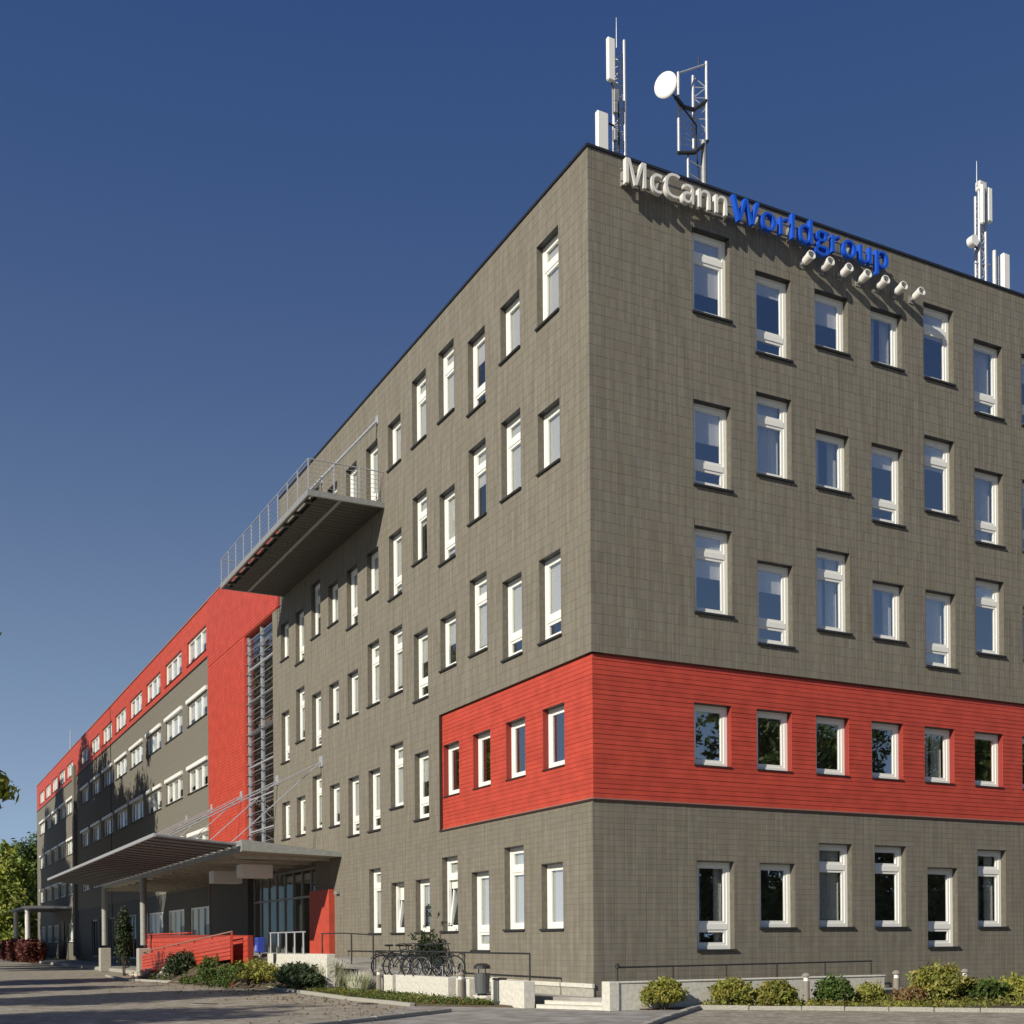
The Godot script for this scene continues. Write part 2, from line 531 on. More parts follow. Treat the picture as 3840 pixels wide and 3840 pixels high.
func corner_building() -> void:
	var b := thing("office_building", "five storey corner office building of grey brick with a red band above the ground floor", "building")
	# openings
	var hr := []
	var hl := []
	var red_r := []
	var red_l := []
	var wins := []
	for row in ROWS_R:
		for k in ROWS_R[row].length():
			var t: String = ROWS_R[row][k]
			var y: Array = LEVEL[row][t]
			var r := Rect2(2.97 + 1.93 * k, y[0], 1.12, y[1] - y[0])
			var bl: float = BLIND_R[row][k] if k < 7 else 0.2
			wins.append([RIGHT, r, t, bl, row == 2, row == 3 and k == 6])
			(red_r if row == 2 else hr).append(r)
	for row in ROWS_L:
		for k in ROWS_L[row].length():
			var t: String = ROWS_L[row][k]
			var y: Array = LEVEL[row][t]
			var r := Rect2(-1.40 - 2.035 * k - 1.09, y[0], 1.09, y[1] - y[0])
			var red: bool = row == 2 and k < 4
			wins.append([LEFT, r, "L" if t == "D" else t, BLIND_L[row][k], red, row == 1 and (k == 3 or k == 5)])
			(red_l if red else hl).append(r)
	var band_r := Rect2(-1, 4.25, 26, 3.44)
	var band_l := Rect2(-8.70, 4.25, 9.0, 3.44)
	var stair_gap := Rect2(-26.2, 15.0, 26.2 - 24.96, 4.6)
	var entrance := Rect2(-26.2, 0.45, 26.2 - 20.6, 3.5)
	var holes_r: Array = hr + [band_r]
	var holes_l: Array = hl + [band_l, stair_gap, entrance]
	var wr := group_part("wall", b, RIGHT)
	part("backing", wall_mesh(Rect2(0.05, -0.6, 23.95, 20.05), holes_r, -0.004, -0.36, M.mortar), wr)
	var wl := group_part("wall", b, LEFT)
	part("backing", wall_mesh(Rect2(-26.1, -0.6, 26.086, 20.05), holes_l, -0.004, -0.36, M.mortar), wl)
	# long low tiles on the ground floor, narrow upright ones above
	var tr := tiles_of(Rect2(0.0, -0.6, 24.0, 4.85), holes_r, 0.30, 0.135, 0.008)
	tr.append_array(tiles_of(Rect2(0.0, 4.25, 24.0, 15.2), holes_r, 0.12, 0.24, 0.008))
	var tl := tiles_of(Rect2(-26.1, -0.6, 26.086, 4.85), holes_l, 0.30, 0.135, 0.008)
	tl.append_array(tiles_of(Rect2(-26.1, 4.25, 26.086, 15.2), holes_l, 0.12, 0.24, 0.008))
	# the 300 bricks that show largest: on the ground floor by the corner
	var near := []
	for i in tr.size(): near.append([Vector3(tr[i].position.x, tr[i].position.y, 0).distance_to(Vector3(0.6, 1.4, 0)) * 1.1 if tr[i].size.y > 0.1 and tr[i].size.x > 0.25 and tr[i].position.y > -0.1 else 99.0, 0, i])
	near.sort_custom(func(p, q): return p[0] < q[0])
	var s0 := []
	for i in 300: s0.append(near[i][2])
	tile_wall(wr, RIGHT, tr, s0)
	tile_wall(wl, LEFT, tl, [])
	# red band: backing and boards
	var rr := group_part("red_cladding", b, RIGHT)
	part("backing", wall_mesh(Rect2(0.12, 4.25, 23.88, 3.44), red_r, -0.088, -0.36, M.red_back), rr)
	var rl := group_part("red_cladding", b, LEFT)
	part("backing", wall_mesh(Rect2(-8.70, 4.25, 8.612, 3.44), red_l, -0.088, -0.36, M.red_back), rl)
	for q in [[rr, Rect2(0.07, 4.30, 23.93, 3.36), red_r], [rl, Rect2(-8.67, 4.30, 8.58, 3.36), red_l]]:
		var rows := 29
		var ph: float = q[1].size.y / rows
		for j in rows:
			var a: Rect2 = Rect2(q[1].position.x, q[1].position.y + j * ph, q[1].size.x, ph)
			var pieces := []
			for c in cut(a, q[2]):
				var n := maxi(1, int(round(c.size.x / 8.6)))
				var from: float = c.position.x
				for m in n:
					var to: float = c.end.x if m == n - 1 else c.position.x + c.size.x * (m + 1) / n + rng.randf_range(-1.5, 1.5)
					pieces.append(Rect2(from + 0.002, c.position.y, to - from - 0.004, c.size.y))
					from = to
			for c in pieces:
				if c.size.y < 0.03: continue
				var o := MB.new()   # a board with a sloping face, thicker at its lower edge
				var u0: float = c.position.x
				var u1: float = c.end.x
				var v0: float = c.position.y + 0.002
				var v1: float = c.end.y - 0.002
				var lo := rng.randf_range(-0.071, -0.067)
				o.eight([Vector3(u0, v0, -0.10), Vector3(u1, v0, -0.10), Vector3(u1, v1, -0.10), Vector3(u0, v1, -0.10), Vector3(u0, v0, lo), Vector3(u1, v0, lo), Vector3(u1, v1, lo - 0.009), Vector3(u0, v1, lo - 0.009)])
				part("board", o.mesh(M["red%d" % (rng.randi() % 3)]), q[0])
	var fl := MB.new()
	fl.hexa(0.0, 24, 4.215, 4.262, -0.1, 0.03)
	part("drip_flashing", fl.mesh(M.flashing), rr)
	part("drip_flashing", MB.new().hexa(0.07, 24, 4.263, 4.30, -0.1, -0.045).mesh(M.flashing_light), rr)
	part("drip_flashing", MB.new().hexa(-8.72, -0.031, 4.215, 4.262, -0.1, 0.03).mesh(M.flashing), rl)
	part("drip_flashing", MB.new().hexa(-8.67, -0.101, 4.263, 4.30, -0.1, -0.045).mesh(M.flashing_light), rl)
	part("edge_trim", MB.new().hexa(-8.715, -8.672, 4.263, 7.689, -0.1, 0.012).mesh(M.flashing), rl)
	for w in wins:
		window(b, w[0], w[1], w[2], w[3], w[4], w[5])
	# coping, roof, floors, inner walls, the two plain sides
	var cp := MB.new()
	cp.hexa(-0.04, 24.04, 19.45, 19.51, -0.42, 0.04)
	cp.hexa(-0.04, 0.42, 19.45, 19.51, -24.96, -0.421)
	part("coping", cp.mesh(M.coping), b)
	var rf := MB.new()
	rf.hexa(0.37, 23.6, 18.75, 18.95, -24.6, -0.37)
	part("roof", rf.mesh(M.paving), b)
	for y in [0.25, 3.75, 7.7, 11.45, 15.15]:
		part("floor_slab", MB.new().hexa(0.37, 23.6, y - 0.25, y, -26.0, -0.37).mesh(M.interior), b)
	part("inner_wall", MB.new().hexa(5.5, 5.7, -0.5, 18.7, -26.0, -5.5).mesh(M.interior), b)
	part("inner_wall", MB.new().hexa(5.71, 23.6, -0.5, 18.7, -5.7, -5.5).mesh(M.interior), b)
	part("side_wall", MB.new().hexa(23.61, 24.0, -0.6, 19.45, -26.1, -0.37).mesh(M.far_brick), b)
	part("side_wall", MB.new().hexa(0.37, 23.6, 15.0, 19.45, -24.96, -24.61).mesh(M.far_brick), b)
	part("side_wall", MB.new().hexa(0.37, 23.6, -0.6, 14.9, -26.4, -26.02).mesh(M.far_brick), b)
	# plinth strip at the foot of the left wall
	part("plinth", MB.new().hexa(-10.9, 0.05, -0.15, -0.05, 0.002, 0.06).mesh(M.concrete), b).transform = LEFT
	part("foundation", MB.new().hexa(-10.9, 0.03, -0.6, -0.151, 0.002, 0.03).mesh(M.concrete_grey), b).transform = LEFT
	balcony(b)
	# entrance under the canopy: glazed screen set back from the wall, red end wall
	var en := group_part("entrance", b, LEFT)
	var fm := MB.new()
	for i in 9:
		var u := -30.3 + i * 1.2
		fm.hexa(u, u + 0.08, 0.45, 3.95, -0.34, -0.24)
	for y in [0.45, 2.75, 3.85]: fm.hexa(-30.3, -20.63, y, y + 0.09, -0.335, -0.245)
	part("frame", fm.mesh(M.grey_metal), en)
	for i in 8:
		for q in [[0.54, 2.75], [2.84, 3.85]]:
			part("pane", MB.new().pane(-30.22 + i * 1.2, -30.22 + i * 1.2 + 1.12, q[0], q[1], -0.30, -0.29).mesh(M.dark_glass), en)
	part("inner_screen", MB.new().hexa(-30.3, -26.2, 0.46, 3.2, -1.6, -1.5).mesh(M.interior), en)
	part("end_wall", MB.new().hexa(-20.62, -18.3, 0.4, 2.92, -0.02, 0.22).mesh(M.red_plain), en)
	part("lamp_box", MB.new().hexa(-18.05, -17.7, 2.72, 2.84, 0.0, 0.12).mesh(M.grey_metal), en)

func balcony(b: Node3D) -> void:
	var o := group_part("balcony", b)
	var z0 := -13.0
	var z1 := -24.4
	var x0 := -2.62
	var fr := MB.new()
	fr.hexa(x0, x0 + 0.07, 15.24, 15.44, z1, z0)
	fr.hexa(x0 + 0.07, 0.0, 15.24, 15.42, z0 - 0.08, z0)
	fr.hexa(x0 + 0.07, 0.0, 15.24, 15.42, z1, z1 + 0.08)
	part("edge_beam", fr.mesh(M.grey_metal), o)
	# soffit boards across the platform, a slot near the outer edge, deck boards on top
	for i in 40:
		var z := z0 - 0.09 - i * 0.2805
		part("soffit_board", MB.new().hexa(-2.22, -0.01, 15.27 + rng.randf_range(0, 0.006), 15.31, z - 0.245, z).mesh(M.deck_dark), o)
	part("inner_deck", MB.new().hexa(-2.22, -0.01, 15.335, 15.36, z1 + 0.09, z0 - 0.09).mesh(M.rubber), o)
	for i in 9:
		var z := z0 - 0.75 - i * 1.24
		part("joist", MB.new().hexa(x0 + 0.07, -2.221, 15.26, 15.37, z - 0.07, z + 0.07).mesh(M.deck_dark), o)
	for q in [[-2.545, -2.385], [-2.28, -1.55], [-1.54, -0.80], [-0.79, -0.02]]:
		part("deck_board", MB.new().hexa(q[0], q[1], 15.38, 15.45, z1 + 0.09, z0 - 0.09).mesh(M.deck_dark), o)
	part("soffit_beam", MB.new().hexa(-1.56, -1.44, 15.245, 15.269, z1 + 0.09, z0 - 0.09).mesh(M.grey_metal), o)
	var posts := []
	for k in 11: posts.append(Vector3(x0 + 0.04, 15.5, z0 - 0.04 - k * 1.132))
	for k in 2:
		posts.append(Vector3(x0 + 0.9 + k * 0.86, 15.5, z0 - 0.04))
		posts.append(Vector3(x0 + 0.9 + k * 0.86, 15.5, z1 + 0.04))
	for q in posts:
		part("railing_post", MB.new().hexa(q.x - 0.018, q.x + 0.018, 15.40, 16.42, q.z - 0.022, q.z + 0.022).mesh(M.galvanised), o)
	for k in 7:
		var y := 15.56 + k * 0.143
		var r := 0.02 if k == 6 else 0.008
		part("railing_bar", MB.new().path([Vector3(-0.02, y, z0 - 0.04), Vector3(x0 + 0.04, y, z0 - 0.04), Vector3(x0 + 0.04, y, z1 + 0.04), Vector3(-0.02, y, z1 + 0.04)], r).mesh(M.galvanised), o)
	for z in [-13.6, -19.4, -23.9]:
		part("tie_rod", MB.new().tube(Vector3(0.0, 18.35, z), Vector3(-2.5, 15.45, z), 0.045, 0.045).mesh(M.galvanised), o)
		part("wall_plate", MB.new().hexa(-0.03, 0.0, 18.2, 18.5, z - 0.12, z + 0.12).mesh(M.galvanised), o)

# ---------------------------------------------------------------- long wing
func wing() -> void:
	var b := thing("office_wing", "long lower office wing with red top storey and rows of triple windows", "building")
	var f := LEFT
	var gray := []
	var red := []
	var jobs := []
	var starts := []
	for k in 8: starts.append(-38.0 - 5.9 * k)
	for k in 5: starts.append(-88.6 - 5.6 * k)
	for s in starts:
		for r in [[16.08, 17.36, true, false], [12.78, 14.02, false, true], [9.12, 10.40, false, true], [5.45, 6.75, false, true], [1.2, 2.9, false, false]]:
			var q := Rect2(s - 4.5, r[0], 4.5, r[1] - r[0])
			if r[0] < 4 and s < -52 and s > -80: continue
			(red if r[2] else gray).append(q)
			jobs.append([q, r[2], r[3]])
	var glaz := Rect2(-30.5, 4.12, 4.4, 10.88)
	var doors := []
	for k in 6:
		var q := Rect2(-57.5 - k * 4.2, -0.05, 3.0, 3.0)
		doors.append(q)
		gray.append(q)
	var wl := group_part("wall", b, f)
	part("brick_wall", wall_mesh(Rect2(-118, -0.6, 80.4, 16.25), gray + [Rect2(-86.4, -1, 50, 4.9)], 0.0, -0.3, M.far_brick), wl)
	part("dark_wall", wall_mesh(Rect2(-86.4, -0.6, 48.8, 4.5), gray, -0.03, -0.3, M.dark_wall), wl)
	part("red_top_wall", wall_mesh(Rect2(-118, 15.652, 80.4, 2.78), red, 0.02, -0.3, M.red_plain), wl)
	part("red_panel_wall", wall_mesh(Rect2(-37.598, -0.6, 37.598 - 24.97, 19.03), [glaz, Rect2(-26.102, -1, 3, 16.0), Rect2(-37.7, -1, 20, 5.1)], 0.022, -0.3, M.red_plain), wl)
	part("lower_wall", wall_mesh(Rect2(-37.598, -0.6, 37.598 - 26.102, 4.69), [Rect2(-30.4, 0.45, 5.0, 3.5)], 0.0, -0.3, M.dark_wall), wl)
	part("drip_flashing", MB.new().hexa(-118, -37.6, 15.60, 15.651, -0.02, 0.06).mesh(M.flashing), wl)
	part("drip_flashing", MB.new().hexa(-37.68, -37.62, -0.05, 15.6, 0.001, 0.05).mesh(M.flashing_light), wl)
	part("coping", MB.new().hexa(-118.05, -24.97, 18.432, 18.50, -0.4, 0.07).mesh(M.flashing_light), wl)
	part("expansion_joint", MB.new().hexa(-68.3, -68.15, -0.05, 18.43, 0.0, 0.035).mesh(M.flashing), wl)
	part("pilaster", MB.new().hexa(-87.6, -86.5, -0.05, 16.6, 0.0, 0.25).mesh(M.far_brick), wl)
	# horizontal boards of the red panel, joined: far too many to pick apart
	var bd := MB.new()
	for area in [[Rect2(-37.59, 4.12, 7.04, 10.85), 0], [Rect2(-37.59, 15.05, 12.6, 3.37), 1]]:
		var a: Rect2 = area[0]
		var rows := int(a.size.y / 0.15)
		for j in rows:
			var v0 := a.position.y + j * a.size.y / rows
			var v1 := v0 + a.size.y / rows - 0.006
			bd.eight([Vector3(a.position.x, v0, 0.01), Vector3(a.end.x, v0, 0.01), Vector3(a.end.x, v1, 0.01), Vector3(a.position.x, v1, 0.01), Vector3(a.position.x, v0, 0.046), Vector3(a.end.x, v0, 0.046), Vector3(a.end.x, v1, 0.041), Vector3(a.position.x, v1, 0.041)])
	part("red_boards", bd.mesh(M.red1), wl, Vector3.ZERO, "stuff")
	# triple windows: one of each kind is built, the others are copies
	var protos := {}
	for j in jobs:
		var q: Rect2 = j[0]
		var key := "%s %s %.2f" % [j[1], j[2], q.size.y]
		var o: Node3D
		var at := f * Transform3D(Basis(), Vector3(q.position.x, q.position.y, 0))
		if protos.has(key):
			o = protos[key].duplicate()
			o.name = child_name(b, "window")
			b.add_child(o, true)
			o.transform = at
			continue
		o = group_part("window", b, at)
		protos[key] = o
		var w := q.size.x
		var h := q.size.y
		var fm := MB.new()
		ring(fm, w, h, 0.10, -0.09, -0.2)
		for k in [1, 2]: fm.hexa(w * k / 3 - 0.09, w * k / 3 + 0.09, 0.10, h - 0.10, -0.2, -0.085)
		part("frame", fm.mesh(M.white_frame), o)
		for k in 3:
			var u0: float = w * k / 3 + (0.10 if k == 0 else 0.09)
			var u1: float = w * (k + 1) / 3 - (0.10 if k == 2 else 0.09)
			part("pane", MB.new().pane(u0, u1, 0.10, h - 0.10, -0.156, -0.144).mesh(M.dark_glass if q.position.y < 4.0 else M.glass), o)
			part("blind", MB.new().hexa(u0, u1, h * [0.3, 0.12, 0.45][k], h - 0.1, -0.215, -0.205).mesh(M.blind), o)
		part("sill", MB.new().hexa(-0.05, w + 0.05, -0.06, 0.0, -0.1, 0.06).mesh(M.flashing if j[1] else M.dark_metal), o)
		if j[2]: part("shutter_box", MB.new().hexa(-0.06, w + 0.06, h, h + 0.19, -0.2, 0.11).mesh(M.white_frame), o)
	for q in doors:
		var o := group_part("garage_door", b, f * Transform3D(Basis(), Vector3(q.position.x, q.position.y, 0)))
		var fm := MB.new()
		ring(fm, 3.0, 3.0, 0.12, -0.10, -0.2)
		fm.hexa(1.44, 1.56, 0.12, 2.88, -0.2, -0.105)
		part("frame", fm.mesh(M.grey_metal), o)
		for k in 2: part("pane", MB.new().pane(0.12 + 1.44 * k, 1.44 + 1.44 * k, 0.12, 2.88, -0.156, -0.144).mesh(M.dark_glass), o)
	# stair glazing with close horizontal louvres
	var gz := group_part("stair_glazing", b, f)
	for k in 3:
		part("mullion", MB.new().hexa(-30.46 + k * 2.12, -30.36 + k * 2.12, 4.13, 14.98, -0.22, -0.1).mesh(M.galvanised), gz)
	for k in 2:
		for j in 7:
			part("pane", MB.new().pane(-30.36 + k * 2.12, -28.34 + k * 2.12, 4.56 + j * 1.48, 4.56 + j * 1.48 + 1.42, -0.19, -0.178).mesh(M.glass), gz)
			part("transom", MB.new().hexa(-30.36 + k * 2.12, -28.34 + k * 2.12, 4.50 + j * 1.48, 4.56 + j * 1.48, -0.21, -0.12).mesh(M.galvanised), gz)
	for j in 23:
		var v := 4.5 + j * 0.46
		var lv := MB.new()
		lv.eight([Vector3(-30.48, v, -0.06), Vector3(-26.12, v, -0.06), Vector3(-26.12, v + 0.02, -0.06), Vector3(-30.48, v + 0.02, -0.06), Vector3(-30.48, v - 0.02, 0.0), Vector3(-26.12, v - 0.02, 0.0), Vector3(-26.12, v, 0.0), Vector3(-30.48, v, 0.0)])
		part("louvre", lv.mesh(M.grey_metal), gz)
	for k in 4:
		part("stair_landing", MB.new().hexa(-30.6, -26.2, 3.5 + k * 3.7, 3.75 + k * 3.7, -4.0, -0.6).mesh(M.stair_brown), gz)
	# inside and the rest of the block
	for y in [3.7, 7.5, 11.1, 14.7]:
		part("floor_slab", MB.new().hexa(0.31, 13.0, y - 0.25, y, -117.6, -31.0).mesh(M.interior), b)
	part("inner_wall", MB.new().hexa(4.6, 4.8, -0.5, 18.2, -117.6, -26.45).mesh(M.stair_brown), b)
	part("inner_wall", MB.new().hexa(0.32, 4.5, -0.5, 18.2, -31.2, -31.01).mesh(M.interior), b)
	part("roof", MB.new().hexa(0.31, 14.0, 18.2, 18.38, -118, -24.98).mesh(M.paving), b)
	part("side_wall", MB.new().hexa(0.0, 14.0, -0.6, 18.43, -118.35, -118.001).mesh(M.far_brick), b)
	part("side_wall", MB.new().hexa(13.65, 14.0, -0.6, 18.19, -117.99, -26.45).mesh(M.far_brick), b)
	# low porch of the far entrance
	var pc := group_part("porch", b)
	part("slab", MB.new().hexa(-4.0, 0.0, 4.2, 4.42, -104, -90).mesh(M.canopy_wing), pc)
	for z in [-91.5, -102.5]:
		part("column", MB.new().tube(Vector3(-3.6, -0.05, z), Vector3(-3.6, 4.2, z), 0.22, 0.22, 12).mesh(M.white_metal), pc)
	part("door", MB.new().hexa(-0.06, 0.0, -0.05, 3.2, -97.5, -95.5).mesh(M.door_red), pc)
	part("chimney", MB.new().hexa(0.6, 1.4, 18.38, 19.4, -95.6, -94.4).mesh(M.red_plain), b)

# ---------------------------------------------------------------- canopy
func canopy() -> void:
	var o := thing("entrance_canopy", "long two winged grey entrance canopy held by tie rods below the red wall panel", "canopy")
	var z0 := -17.55
	var z1 := -48.5
	var inner := MB.new()
	inner.eight([Vector3(-3.55, 4.20, z1), Vector3(-0.02, 4.08, z1), Vector3(-0.02, 4.20, z1), Vector3(-3.55, 4.40, z1), Vector3(-3.55, 4.20, z0), Vector3(-0.02, 4.08, z0), Vector3(-0.02, 4.20, z0), Vector3(-3.55, 4.40, z0)])
	part("inner_slab", inner.mesh(M.canopy_under), o)
	var fa := MB.new()
	fa.eight([Vector3(-3.65, 4.18, z0), Vector3(0.0, 4.06, z0), Vector3(0.0, 4.22, z0), Vector3(-3.65, 4.58, z0), Vector3(-3.65, 4.18, z0 + 0.08), Vector3(0.0, 4.06, z0 + 0.08), Vector3(0.0, 4.22, z0 + 0.08), Vector3(-3.65, 4.58, z0 + 0.08)])
	part("end_fascia", fa.mesh(M.canopy_edge), o)
	part("edge_beam", MB.new().hexa(-3.65, -3.551, 4.16, 4.56, z1, z0 - 0.002).mesh(M.canopy_edge), o)
	for i in 14:
		var z := z0 - 1.2 - i * 2.2
		part("rib", MB.new().hexa(-3.54, -0.03, 3.98, 4.09, z - 0.05, z + 0.05).mesh(M.canopy_under), o)
	var wg := MB.new()
	wg.eight([Vector3(-6.55, 4.60, z1), Vector3(-3.80, 4.38, z1), Vector3(-3.80, 4.45, z1), Vector3(-6.55, 4.66, z1), Vector3(-6.55, 4.60, z0), Vector3(-3.80, 4.38, z0), Vector3(-3.80, 4.45, z0), Vector3(-6.55, 4.66, z0)])
	part("outer_wing", wg.mesh(M.canopy_wing), o)
	part("outer_edge", MB.new().hexa(-6.63, -6.551, 4.58, 4.70, z1, z0).mesh(M.galvanised), o)
	for i in 28:
		var z := z0 - 0.6 - i * 1.12
		part("wing_rib", MB.new().tube(Vector3(-6.54, 4.565, z), Vector3(-3.80, 4.345, z), 0.03, 0.03, 4).mesh(M.canopy_wing), o)
		part("bracket", MB.new().hexa(-3.82, -3.651, 4.30, 4.42, z - 0.07, z + 0.07).mesh(M.white_metal), o)
	for z in [-19.6, -25.4, -31.2, -37.0, -42.8]:
		part("tie_rod", MB.new().tube(Vector3(0.0, 7.8, z), Vector3(-5.95, 4.64, z), 0.022, 0.022).mesh(M.galvanised), o)
		part("tie_rod", MB.new().tube(Vector3(0.0, 7.8, z - 0.1), Vector3(-3.6, 4.5, z - 0.1), 0.02, 0.02).mesh(M.galvanised), o)
		part("wall_plate", MB.new().hexa(-0.05, -0.002, 7.6, 8.0, z - 0.25, z + 0.15).mesh(M.galvanised), o)
	for z in [-21.5, -26.0]:
		part("ceiling_lamp", MB.new().chamfer(-2.7, -1.5, 3.45, 3.97, z - 0.4, z + 0.4, 0.02).mesh(M.lamp_white), o)
	for z in [-36.1, -48.0]:
		var c := group_part("column", o)
		part("shaft", MB.new().tube(Vector3(-3.6, 0.9, z), Vector3(-3.6, 4.2, z), 0.16, 0.16, 14).mesh(M.canopy_edge), c)
		part("base", MB.new().chamfer(-3.9, -3.3, -0.6, 0.75, z - 0.3, z + 0.3, 0.03).mesh(M.concrete_grey), c)

# ---------------------------------------------------------------- sign and its lamps
func sign_letters() -> void:
	var o := thing("letter_sign", "raised sign of white and blue letters along the roof edge of the corner building", "sign")
	var font := SystemFont.new()
	font.font_names = PackedStringArray(["Droid Sans"])
	font.font_weight = 400
	var px := 0.58 / (64.0 * 0.714)
	for w in [["McCann", 0.75, 3.84, "sign_white"], ["Worldgroup", 3.92, 9.12, "sign_blue"]]:
		var total := 0.0
		for ch in w[0]: total += font.get_char_size(ch.unicode_at(0), 64).x * px
		var sx: float = (w[2] - w[1]) / total
		var x: float = w[1]
		for ch in w[0]:
			var tm := TextMesh.new()
			tm.text = ch
			tm.font = font
			tm.font_size = 64
			tm.pixel_size = px
			tm.depth = 0.13
			tm.curve_step = 2.0
			tm.horizontal_alignment = HORIZONTAL_ALIGNMENT_LEFT
			tm.vertical_alignment = VERTICAL_ALIGNMENT_BOTTOM
			tm.material = M[w[3]]
			var l := part("letter", tm, o, Vector3(x, 18.45, 0.30))
			l.scale.x = sx
			x += font.get_char_size(ch.unicode_at(0), 64).x * px * sx
	for y in [18.78, 19.05]:
		part("rail", MB.new().hexa(0.8, 9.1, y - 0.015, y + 0.015, 0.16, 0.2).mesh(M.grey_metal), o)
	for k in 9:
		part("bracket", MB.new().hexa(0.9 + k, 0.94 + k, 18.76, 19.08, 0.0, 0.159).mesh(M.grey_metal), o)
	var first: Node3D
	var words := ["first", "second", "third", "fourth", "fifth", "sixth", "seventh"]
	for k in 7:
		var x := 6.40 + 0.638 * k
		var lab: String = "white floodlight on a short arm under the blue letters, %s from the left" % words[k]
		if k == 0:
			first = thing("sign_floodlight", lab, "floodlight", Vector3(x, 18.3, 0), 0.0, "floodlights under the letter sign")
			part("wall_plate", MB.new().hexa(-0.09, 0.09, -0.10, 0.10, 0.0, 0.02).mesh(M.grey_metal), first)
			part("arm", MB.new().tube(Vector3(0, 0, 0.02), Vector3(0, 0.0, 0.10), 0.05, 0.05, 10).mesh(M.grey_metal), first)
			var hd := part("lamp_head", MB.new().lathe([[0.0, 0.0], [0.07, 0.0], [0.105, 0.06], [0.115, 0.24], [0.125, 0.25], [0.125, 0.31], [0.10, 0.31]], 18).mesh(M.lamp_white), first, Vector3(0, 0, 0.09))
			hd.rotation.x = PI / 2 - 0.22
			var gl := part("lamp_glass", MB.new().lathe([[0.10, 0.295], [0.0, 0.30]], 18).mesh(M.dark_glass), first, Vector3(0, 0, 0.09))
			gl.rotation.x = PI / 2 - 0.22
		else:
			copy(first, lab, Vector3(x, 18.3, 0), 0.0, "floodlights under the letter sign")

# ---------------------------------------------------------------- antennas
func lattice(b: MB, a: Vector3, c: Vector3, y0: float, y1: float, step: float, r: float) -> void:
	var y := y0
	var k := 0
	while y + step <= y1:
		var p := a if k % 2 == 0 else c
		var q := c if k % 2 == 0 else a
		b.tube(Vector3(p.x, y, p.z), Vector3(q.x, y + step, q.z), r, r, 5)
		b.tube(Vector3(a.x, y, a.z), Vector3(c.x, y, c.z), r, r, 5)
		y += step
		k += 1

